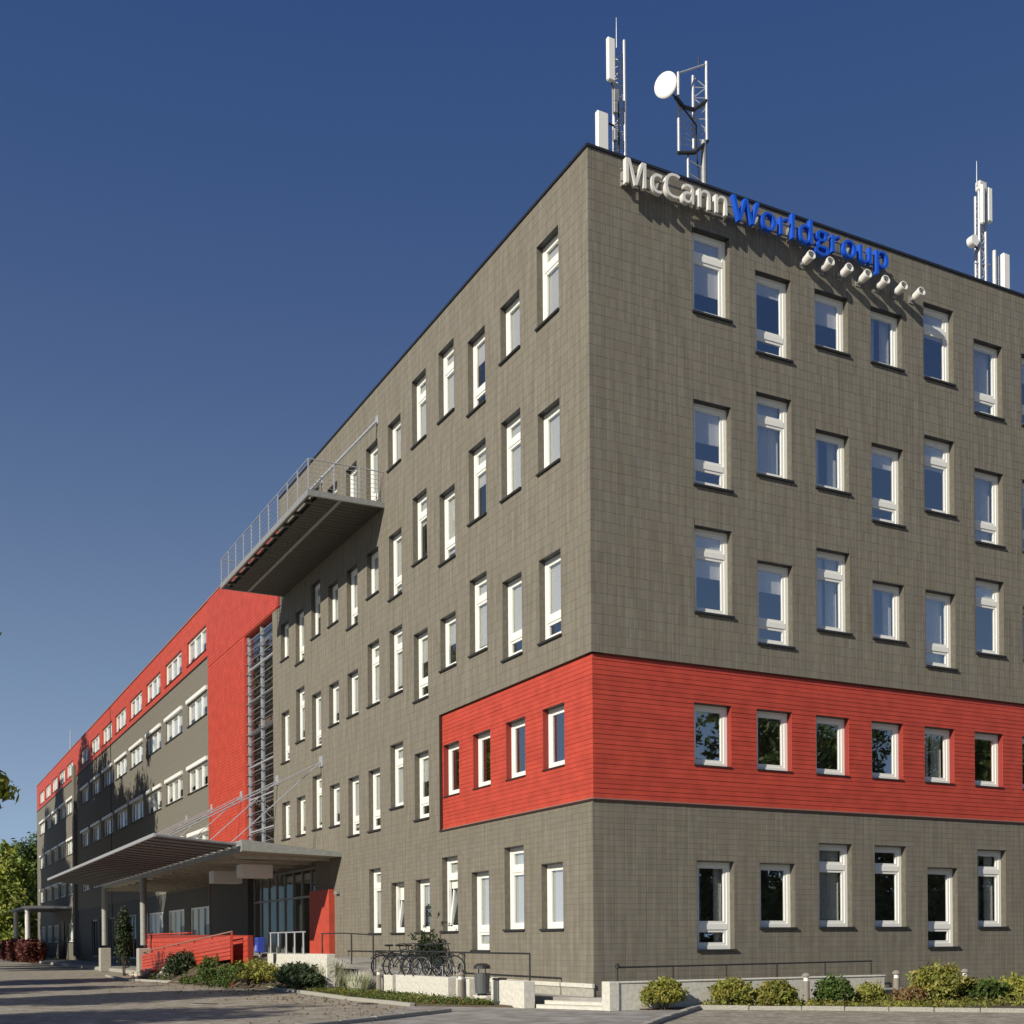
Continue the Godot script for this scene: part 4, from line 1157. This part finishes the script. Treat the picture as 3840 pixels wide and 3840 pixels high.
func bicycle(label: String, at: Vector3) -> Node3D:
	# wheels in the plane z = 0, front wheel towards +x (the building)
	var o := thing("bicycle", label, "bicycle", at, 0.0, "bicycles parked behind the wall")
	var ax := Vector3(0, 0, 1)
	for c in [Vector3(0.35, 0.34, 0), Vector3(-0.66, 0.34, 0)]:
		var w := group_part("wheel", o)
		part("tyre", MB.new().torus(c, ax, 0.32, 0.02, 24, 6).mesh(M.rubber), w)
		part("rim", MB.new().torus(c, ax, 0.295, 0.012, 24, 5).mesh(M.galvanised), w)
		var sp := MB.new()
		for k in 12:
			var d := Vector3(cos(TAU * k / 12), sin(TAU * k / 12), 0)
			sp.tube(c + d * 0.02, c + d * 0.29, 0.002, 0.002, 3, false)
		sp.tube(c - ax * 0.04, c + ax * 0.04, 0.02, 0.02, 8)
		part("spokes", sp.mesh(M.galvanised), w)
	var f := MB.new()
	var bb := Vector3(-0.22, 0.30, 0)
	var seat := Vector3(-0.36, 0.80, 0)
	var head := Vector3(0.20, 0.84, 0)
	for q in [[bb, seat], [bb, head + Vector3(0.02, -0.08, 0)], [seat + Vector3(0.02, -0.06, 0), head], [seat + Vector3(0.02, -0.06, 0), Vector3(-0.66, 0.34, 0.03)], [bb, Vector3(-0.66, 0.34, 0.03)], [head, Vector3(0.35, 0.34, 0.035)], [seat, seat + Vector3(-0.03, 0.14, 0)], [head, head + Vector3(-0.04, 0.16, 0)]]:
		f.tube(q[0], q[1], 0.016, 0.016, 7)
	part("frame", f.mesh(M.bike_dark), o)
	part("handlebar", MB.new().path([Vector3(0.04, 1.0, -0.29), Vector3(0.16, 1.02, -0.16), Vector3(0.16, 1.0, 0.16), Vector3(0.04, 1.0, 0.29)], 0.014).mesh(M.dark_metal), o)
	part("saddle", MB.new().chamfer(-0.52, -0.26, 0.93, 0.99, -0.07, 0.07, 0.025).mesh(M.rubber), o)
	part("crank", MB.new().path([bb + Vector3(0.1, -0.13, 0.07), bb + Vector3(0, 0, 0.05), bb - Vector3(0, 0, 0.05), bb + Vector3(-0.1, 0.13, -0.07)], 0.01, 5).mesh(M.galvanised), o)
	part("mudguard", MB.new().path([Vector3(-0.98, 0.55, 0), Vector3(-0.86, 0.68, 0), Vector3(-0.66, 0.715, 0), Vector3(-0.44, 0.64, 0)], 0.018, 5).mesh(M.bike_dark), o)
	return o

# ---------------------------------------------------------------- plants
var clumps := {}

func clump(mname: String, leaves: int, size: float, spread: float) -> ArrayMesh:
	var key := "%s %d %.3f %.3f" % [mname, leaves, size, spread]
	if clumps.has(key): return clumps[key]
	var b := MB.new()
	for i in leaves:
		var d := Vector3(rng.randfn(), rng.randfn(), rng.randfn()).normalized() * spread * pow(rng.randf(), 0.5)
		var ax := (d.normalized() + Vector3(rng.randfn(), rng.randfn() + 0.5, rng.randfn()) * 0.7).normalized()
		var s := ax.cross(Vector3(rng.randfn(), rng.randfn(), rng.randfn())).normalized()
		var t := ax.cross(s)
		var q := size * rng.randf_range(0.7, 1.2)
		var m := d + ax * q * 0.12
		b.tri(d - s * q, m - t * q * 0.45, m + t * q * 0.45)
		b.tri(d + s * q, m + t * q * 0.45, m - t * q * 0.45)
	clumps[key] = b.mesh(M[mname])
	return clumps[key]

func foliage(p: Node3D, called: String, mesh: Mesh, pts: Array, smin: float, smax: float, dark := 0.75) -> void:
	var mm := MultiMesh.new()
	mm.transform_format = MultiMesh.TRANSFORM_3D
	mm.use_colors = true
	mm.mesh = mesh
	mm.instance_count = pts.size()
	var nz := FastNoiseLite.new()
	nz.seed = rng.randi() % 999
	nz.frequency = 0.5
	for i in pts.size():
		var s := rng.randf_range(smin, smax)
		var bs := Basis.from_euler(Vector3(rng.randf() * TAU, rng.randf() * TAU, rng.randf() * TAU)).scaled(Vector3.ONE * s)
		mm.set_instance_transform(i, Transform3D(bs, pts[i]))
		var k := clampf(1.0 + nz.get_noise_3dv(pts[i]) * 0.5, 0.0, 2.0) * rng.randf_range(dark, 1.25)
		mm.set_instance_color(i, Color(k * rng.randf_range(0.85, 1.2), k, k * rng.randf_range(0.8, 1.1)))
	var mi := MultiMeshInstance3D.new()
	mi.multimesh = mm
	mi.name = child_name(p, called)
	mi.set_meta("kind", "stuff")
	p.add_child(mi, true)

func tree(called: String, label: String, at: Vector3, h: float, r: float, mname: String, count: int, leaf: float, bottom := 0.3, group := "", reaching := []) -> Node3D:
	var o := thing(called, label, "tree", at, 0.0, group)
	var b := MB.new()
	var tr := h * 0.016 + 0.05
	b.tube(Vector3(0, -0.1, 0), Vector3(0, h * 0.45, 0), tr * 1.3, tr * 0.8, 9)
	b.tube(Vector3(0, h * 0.45, 0), Vector3(0.1, h * 0.9, 0.1), tr * 0.8, tr * 0.2, 8)
	var centers := []
	for k in 11:
		var a := TAU * k * 0.382 + rng.randf() * 0.5
		var y := lerpf(bottom + 0.08, 0.92, k / 10.0) * h
		var reach := r * 0.72 * sin(PI * clampf(lerpf(0.30, 0.93, k / 10.0), 0, 1)) * rng.randf_range(0.75, 1.1)
		var c := Vector3(cos(a) * reach, y, sin(a) * reach)
		b.tube(Vector3(0, y - h * 0.12, 0), c, tr * 0.35, tr * 0.08, 6)
		centers.append([c, r * rng.randf_range(0.38, 0.58)])
	centers.append([Vector3(0, h * 0.62, 0), r * 0.6])
	for q in reaching:
		b.tube(Vector3(0, q[0].y - 1.5, 0), q[0], tr * 0.3, tr * 0.05, 6)
	part("trunk", b.mesh(M.bark), o)
	var pts := []
	for q in reaching:
		for i in int(90 * q[1] * q[1]) + 20:
			pts.append(q[0] + Vector3(rng.randfn(), rng.randfn() * 0.7, rng.randfn()) * q[1] * 0.5)
	for i in count:
		var q: Array = centers[rng.randi() % centers.size()]
		var d := Vector3(rng.randfn(), rng.randfn() * 0.85, rng.randfn()).normalized()
		pts.append(q[0] + d * q[1] * pow(rng.randf(), 0.4) * rng.randf_range(0.8, 1.12))
	foliage(o, "crown", clump(mname, 14, leaf, leaf * 2.6), pts, 0.8, 1.4)
	return o

func shrub(called: String, label: String, at: Vector3, rx: float, h: float, rz: float, mname: String, count: int, leaf: float, group := "", lumps := 0.25) -> Node3D:
	var o := thing(called, label, "shrub", at, 0.0, group)
	var st := MB.new()
	for k in 7:
		var a := TAU * k / 7
		st.tube(Vector3(cos(a) * 0.04, -0.05, sin(a) * 0.04), Vector3(cos(a) * rx * 0.55, h * 0.6, sin(a) * rz * 0.55), 0.014, 0.006, 5)
	part("stem", st.mesh(M.bark), o)
	var nz := FastNoiseLite.new()
	nz.seed = rng.randi() % 999
	nz.frequency = 1.3
	var pts := []
	for i in count:
		var d := Vector3(rng.randfn(), absf(rng.randfn()) * 0.9 - 0.25, rng.randfn()).normalized()
		var q := pow(rng.randf(), 0.28) * (1.0 + lumps * nz.get_noise_3dv(d * 2.0) * 2.0)
		var y := h * 0.45 + d.y * h * 0.55 * q
		if y < 0.02: y = rng.randf_range(0.02, 0.1)
		pts.append(Vector3(d.x * rx * q, y, d.z * rz * q))
	foliage(o, "foliage", clump(mname, 10, leaf, leaf * 2.0), pts, 0.8, 1.3)
	return o

func grass_clump(called: String, label: String, at: Vector3, rad: float, h: float, count: int) -> void:
	var o := thing(called, label, "grass", at)
	var b := MB.new()
	for i in count:
		var a := rng.randf() * TAU
		var q := sqrt(rng.randf()) * rad
		var p := Vector3(cos(a) * q * 0.6, 0, sin(a) * q)
		var lean := Vector3(cos(a), 0, sin(a)) * rng.randf_range(0.05, 0.4) + Vector3(rng.randfn(), 0, rng.randfn()) * 0.12
		var hh := h * rng.randf_range(0.6, 1.1)
		var w := Vector3(-sin(a), 0, cos(a)) * rng.randf_range(0.008, 0.018)
		var m := p + Vector3(0, hh * 0.6, 0) + lean * 0.4 * h
		var t := p + Vector3(0, hh * 0.92, 0) + lean * 1.1 * h
		b.quad(p - w, p + w, m + w, m - w)
		b.tri(m - w, m + w, t)
	part("blades", b.mesh(M.leaf_pale), o, Vector3.ZERO, "stuff")

func plants() -> void:
	# round shrubs before the right hand wall
	var grp := "round clipped shrubs before the low wall"
	shrub("round_shrub", "round yellow green shrub nearest the corner steps", Vector3(0.72, -0.58, 1.80), 0.46, 0.64, 0.40, "leaf_olive", 520, 0.045, grp)
	shrub("round_shrub", "second round yellow green shrub from the corner steps", Vector3(2.32, -0.58, 2.15), 0.45, 0.62, 0.38, "leaf_olive", 520, 0.045, grp)
	shrub("round_shrub", "round shrub just left of the bollard light at the right wall", Vector3(3.22, -0.58, 2.6), 0.40, 0.56, 0.36, "leaf_olive", 480, 0.045, grp)
	shrub("round_shrub", "darker green round shrub just right of the bollard light at the right wall", Vector3(4.75, -0.58, 2.85), 0.40, 0.62, 0.38, "leaf_green", 480, 0.045, grp)
	shrub("low_shrub", "low loose olive plant before the right end of the long low wall", Vector3(5.95, -0.58, 2.7), 0.35, 0.42, 0.3, "leaf_olive", 220, 0.045)
	shrub("tall_shrub", "largest yellow green shrub at the right, with reddish leaves at its foot", Vector3(7.4, -0.58, 3.5), 0.62, 0.78, 0.5, "leaf_olive", 900, 0.055, "", 0.5)
	shrub("red_tinged_shrub", "low reddish brown plant at the foot of the largest right shrub", Vector3(6.35, -0.58, 3.55), 0.34, 0.36, 0.28, "leaf_brown", 150, 0.05, "", 0.5)
	shrub("tall_shrub", "dark green shrub between the largest shrub and the right edge", Vector3(8.35, -0.58, 3.9), 0.45, 0.5, 0.42, "leaf_green", 520, 0.05, "", 0.5)
	shrub("tall_shrub", "loose olive shrub at the right edge of the picture", Vector3(9.2, -0.58, 4.2), 0.42, 0.52, 0.4, "leaf_olive", 480, 0.05, "", 0.6)
	# left strip
	shrub("dark_shrub", "dark green dense shrub before the pale ramp of the red wall", Vector3(-4.0, -0.55, -25.0), 0.75, 1.1, 0.8, "leaf_dark", 620, 0.07)
	shrub("yellow_shrub", "yellow green loose shrub between the two dark shrubs of the left strip", Vector3(-3.25, -0.5, -17.6), 0.6, 0.78, 1.5, "leaf_olive", 620, 0.06, "", 0.5)
	shrub("low_shrub", "low green shrub beside the blue box in the left strip", Vector3(-3.75, -0.45, -21.0), 0.55, 0.85, 0.8, "leaf_green", 460, 0.06, "", 0.4)
	shrub("dark_shrub", "dark reddish green broad shrub below the terrace wall", Vector3(-2.85, -0.55, -13.6), 0.5, 0.78, 1.6, "leaf_dark", 800, 0.06, "", 0.4)
	shrub("sapling", "thin brown leaved sapling rising behind the parked bicycles", Vector3(-0.45, -0.1, -8.6), 0.42, 1.5, 0.42, "leaf_dark", 210, 0.05, "", 0.9)
	shrub("slim_conifer", "slim dark evergreen standing on the forecourt before the canopy column", Vector3(-4.35, -0.6, -37.2), 0.30, 3.2, 0.30, "leaf_dark", 800, 0.07, "", 0.3)
	grass_clump("pale_grass", "tall pale dry grass clump against the right end of the terrace wall", Vector3(-2.1, -0.58, -12.6), 0.62, 1.05, 420)
	grass_clump("pale_grass", "lower pale dry grass clump between the terrace wall and the short wall piece", Vector3(-1.85, -0.58, -10.9), 0.45, 0.72, 300)
	var hd := thing("red_hedge", "long dark red leaved hedge before the far end of the wing", "hedge")
	var pts := []
	for i in 2600:
		pts.append(Vector3(rng.randf_range(-4.4, -2.9), -0.4 + 1.4 * pow(rng.randf(), 0.6) + rng.randf_range(-0.1, 0.25), rng.randf_range(-126, -84)))
	foliage(hd, "foliage", clump("leaf_red", 12, 0.16, 0.34), pts, 0.8, 1.4)
	var stm := MB.new()
	for k in 40: stm.tube(Vector3(-3.65 + (k % 2) * 0.3, -0.6, -126 + k * 1.05), Vector3(-3.65, 0.9, -126 + k * 1.05), 0.04, 0.02, 5)
	part("stems", stm.mesh(M.bark), hd)
	# ground cover of the left strip
	pts = []
	for i in 2600:
		var z := rng.randf_range(-16.5, -1.7)
		var far := clampf((-z - 1.0) / 2.4, 0.0, 1.0)
		pts.append(Vector3(-1.68 - rng.randf() * 1.5 * far, -0.545 + 0.09 * pow(rng.randf(), 2.0), z))
	var gc := Node3D.new()
	gc.name = "ground_cover"
	add_child(gc)
	tag(gc, "low green and brown ground cover filling the planted strip on the left", "ground cover", "", "stuff")
	foliage(gc, "leaves", clump("leaf_green", 10, 0.035, 0.08), pts.slice(0, 1500), 0.6, 1.2, 0.6)
	foliage(gc, "leaves", clump("leaf_olive", 10, 0.035, 0.08), pts.slice(1500, 2100), 0.6, 1.2, 0.6)
	foliage(gc, "leaves", clump("leaf_brown", 8, 0.035, 0.08), pts.slice(2100), 0.6, 1.1, 0.6)
	pts = []
	for i in 1500:
		var x := rng.randf_range(1.8, 11.0)
		pts.append(Vector3(x, -0.555 + 0.1 * pow(rng.randf(), 2.0), rng.randf_range(1.75, minf(1.9 + (x - 1.6) * 0.95, 5.6))))
	gc = Node3D.new()
	gc.name = "ground_cover_001"
	add_child(gc)
	tag(gc, "sparse low plants on the soil around the right hand shrubs", "ground cover", "", "stuff")
	foliage(gc, "leaves", clump("leaf_olive", 8, 0.04, 0.09), pts, 0.6, 1.3, 0.4)
	pts = []
	for i in 700:
		var z := rng.randf_range(-30, 4)
		pts.append(Vector3(-3.7 - absf(rng.randfn()) * 1.3 - maxf(0, z + 2.0) * 0.6, -0.592, z))
	gc = Node3D.new()
	gc.name = "leaf_litter"
	add_child(gc)
	tag(gc, "scattered fallen leaves along the gutter of the left kerb", "leaves", "", "stuff")
	foliage(gc, "leaves", clump("leaf_brown", 3, 0.03, 0.05), pts, 0.6, 1.2, 0.6)
	pts = []
	for i in 420:
		var t := rng.randf()
		var q := rng.randf()
		var z := lerpf(-30.0, -16.5, t)
		pts.append(Vector3(lerpf(-3.8, -4.5, q), lerpf(lerpf(-0.3, 0.22, t), -0.56, q) + 0.04, z))
	gc = Node3D.new()
	gc.name = "ground_cover_002"
	add_child(gc)
	tag(gc, "low green plants covering the bank below the red wall", "ground cover", "", "stuff")
	foliage(gc, "leaves", clump("leaf_green", 10, 0.06, 0.14), pts, 0.7, 1.4, 0.6)
	# far trees beyond the end of the wing
	tree("broad_tree", "bright green tree beyond the far end of the wing, at the left picture edge", Vector3(-3.0, -0.6, -136), 13.0, 5.5, "leaf_bright", 1500, 0.30, 0.05, "trees beyond the wing")
	tree("broad_tree", "taller green tree just left of the far corner of the wing", Vector3(2.0, -0.6, -146), 14.5, 5.5, "leaf_green", 1500, 0.30, 0.05, "trees beyond the wing")
	tree("broad_tree", "low yellow green tree behind the dark red hedge", Vector3(-2.5, -0.6, -129), 7.5, 4.0, "leaf_bright", 1200, 0.26, 0.02, "trees beyond the wing")
	tree("broad_tree", "pale green tree furthest off behind the others at the left edge", Vector3(-7.0, -0.6, -170), 15.0, 7.0, "leaf_green", 1300, 0.34, 0.05, "trees beyond the wing")
	# tall trees left of the frame: they shade the wing and reach in at the left edge
	var lab := ["whose lowest branch reaches into the picture", "shading the near part of the wing", "shading the middle of the wing", "shading the wing near its pilaster", "shading the far end of the wing", "furthest along the row, shading the far corner"]
	for q in [[-17.4, -50.0, 20.5, 5.6, 0], [-17.0, -57.5, 20.5, 6.0, 1], [-17.0, -65.5, 23.0, 7.0, 2], [-16.5, -75.0, 25.5, 7.2, 3], [-16.5, -92.0, 24.5, 6.4, 4], [-16.5, -101.5, 23.5, 6.2, 5]]:
		tree("street_tree", "tall leafy tree left of the forecourt " + lab[q[4]], Vector3(q[0], -0.6, q[1]), q[2], q[3], "leaf_bright" if q[4] == 0 else "leaf_green", 2600 if q[4] == 0 else 6500, 0.27, 0.34, "tall trees along the left of the forecourt", [[Vector3(7.9, 10.6, 0.0), 0.75], [Vector3(7.5, 9.3, 0.3), 0.35], [Vector3(7.5, 19.4, 0.3), 0.35], [Vector3(5.6, 11.4, 0.4), 1.0]] if q[4] == 0 else [])
	# smaller trees outside the left edge that shade the road
	tree("roadside_tree", "smaller tree left of the picture shading the road before the red wall", Vector3(-19.5, -0.6, -8.0), 9.0, 3.2, "leaf_green", 900, 0.15, 0.4, "roadside trees left of the picture")
	tree("roadside_tree", "smaller tree left of the picture shading the near road", Vector3(-25.0, -0.6, 3.0), 9.5, 3.4, "leaf_green", 900, 0.15, 0.4, "roadside trees left of the picture")
	tree("roadside_tree", "smaller tree left of the picture shading the road beside the kerb", Vector3(-21.0, -0.6, -25.0), 9.5, 3.6, "leaf_green", 900, 0.15, 0.4, "roadside trees left of the picture")
	tree("roadside_tree", "smaller tree left of the picture shading the road before the canopy column", Vector3(-23.5, -0.6, -15.5), 8.5, 3.2, "leaf_green", 800, 0.15, 0.4, "roadside trees left of the picture")
	var hs := thing("street_hedge", "tall green hedge across the street behind the viewer", "hedge")  # added out of view, keeps the bright horizon out of low pane reflections
	var hp := []
	for i in 5200: hp.append(Vector3(rng.randf_range(12, 135), rng.randf_range(-0.5, 4.4), 46.0 + rng.randf_range(-1.0, 1.0)))
	foliage(hs, "foliage", clump("leaf_green", 14, 0.30, 0.78), hp, 0.8, 1.4)
	var hst := MB.new()
	for k in 60: hst.tube(Vector3(12 + k * 2.05, -0.7, 46), Vector3(12 + k * 2.05, 2.5, 46), 0.06, 0.03, 5)
	part("stems", hst.mesh(M.bark), hs)
	# trees across the street, mirrored in the lower windows of the right front
	for k in 8:
		tree("opposite_tree", "tree across the street behind the viewer, %s of the row" % ["first", "second", "third", "fourth", "fifth", "sixth", "seventh", "eighth"][k], Vector3(24.0 + k * 11.0, -0.6, 50.0 + 4.0 * (k % 2)), 19.0 + 1.2 * (k % 3), 7.6, "leaf_green", 1300, 0.30, 0.1, "trees across the street")

func _ready() -> void:
	rng.seed = 20240
	# camera
	var cam := Camera3D.new()
	cam.name = "camera"
	add_child(cam)
	cam.projection = Camera3D.PROJECTION_FRUSTUM
	cam.near = 0.1
	cam.far = 3000.0
	var f := 4511.17
	cam.size = 0.1 * 3840.0 / f
	cam.frustum_offset = Vector2(0, 0.1 * (3530.09 - 1920.0) / f)
	var yaw := 0.4772
	var roll := -0.0075
	var fw := Vector3(sin(yaw), 0, -cos(yaw))
	var rt := Vector3(cos(yaw), 0, sin(yaw))
	var r2 := rt * cos(roll) + Vector3.UP * sin(roll)
	var u2 := -rt * sin(roll) + Vector3.UP * cos(roll)
	cam.transform = Transform3D(Basis(r2, u2, -fw), Vector3(-14.5432, 0.9528, 24.0073))
	cam.current = true
	# sky
	var env := Environment.new()
	env.background_mode = Environment.BG_SKY
	var sk := ProceduralSkyMaterial.new()
	sk.sky_top_color = lin(0.025, 0.066, 0.200)
	sk.sky_horizon_color = lin(0.40, 0.55, 0.72)
	sk.sky_curve = 0.155
	sk.ground_horizon_color = lin(0.20, 0.19, 0.16)
	sk.ground_bottom_color = lin(0.16, 0.15, 0.13)
	env.sky = Sky.new()
	env.sky.sky_material = sk
	env.ambient_light_source = Environment.AMBIENT_SOURCE_SKY
	env.tonemap_mode = Environment.TONE_MAPPER_LINEAR
	env.tonemap_exposure = 1.0
	env.sdfgi_enabled = true
	env.ssao_enabled = true
	env.ssil_enabled = true
	var we := WorldEnvironment.new()
	we.name = "environment"
	we.environment = env
	add_child(we)
	# sun
	var sun := DirectionalLight3D.new()
	sun.name = "sun"
	add_child(sun)
	sun.look_at_from_position(Vector3.ZERO, Vector3(2.62, -1.45, -1.05), Vector3.UP)
	sun.light_energy = 1.6
	sun.light_color = Color(1.0, 0.965, 0.905)
	sun.light_angular_distance = 0.5
	sun.shadow_enabled = true
	sun.sky_mode = DirectionalLight3D.SKY_MODE_LIGHT_ONLY
	materials()
	ground()
	corner_building()
	wing()
	canopy()
	sign_letters()
	antennas()
	furniture()
	plants()
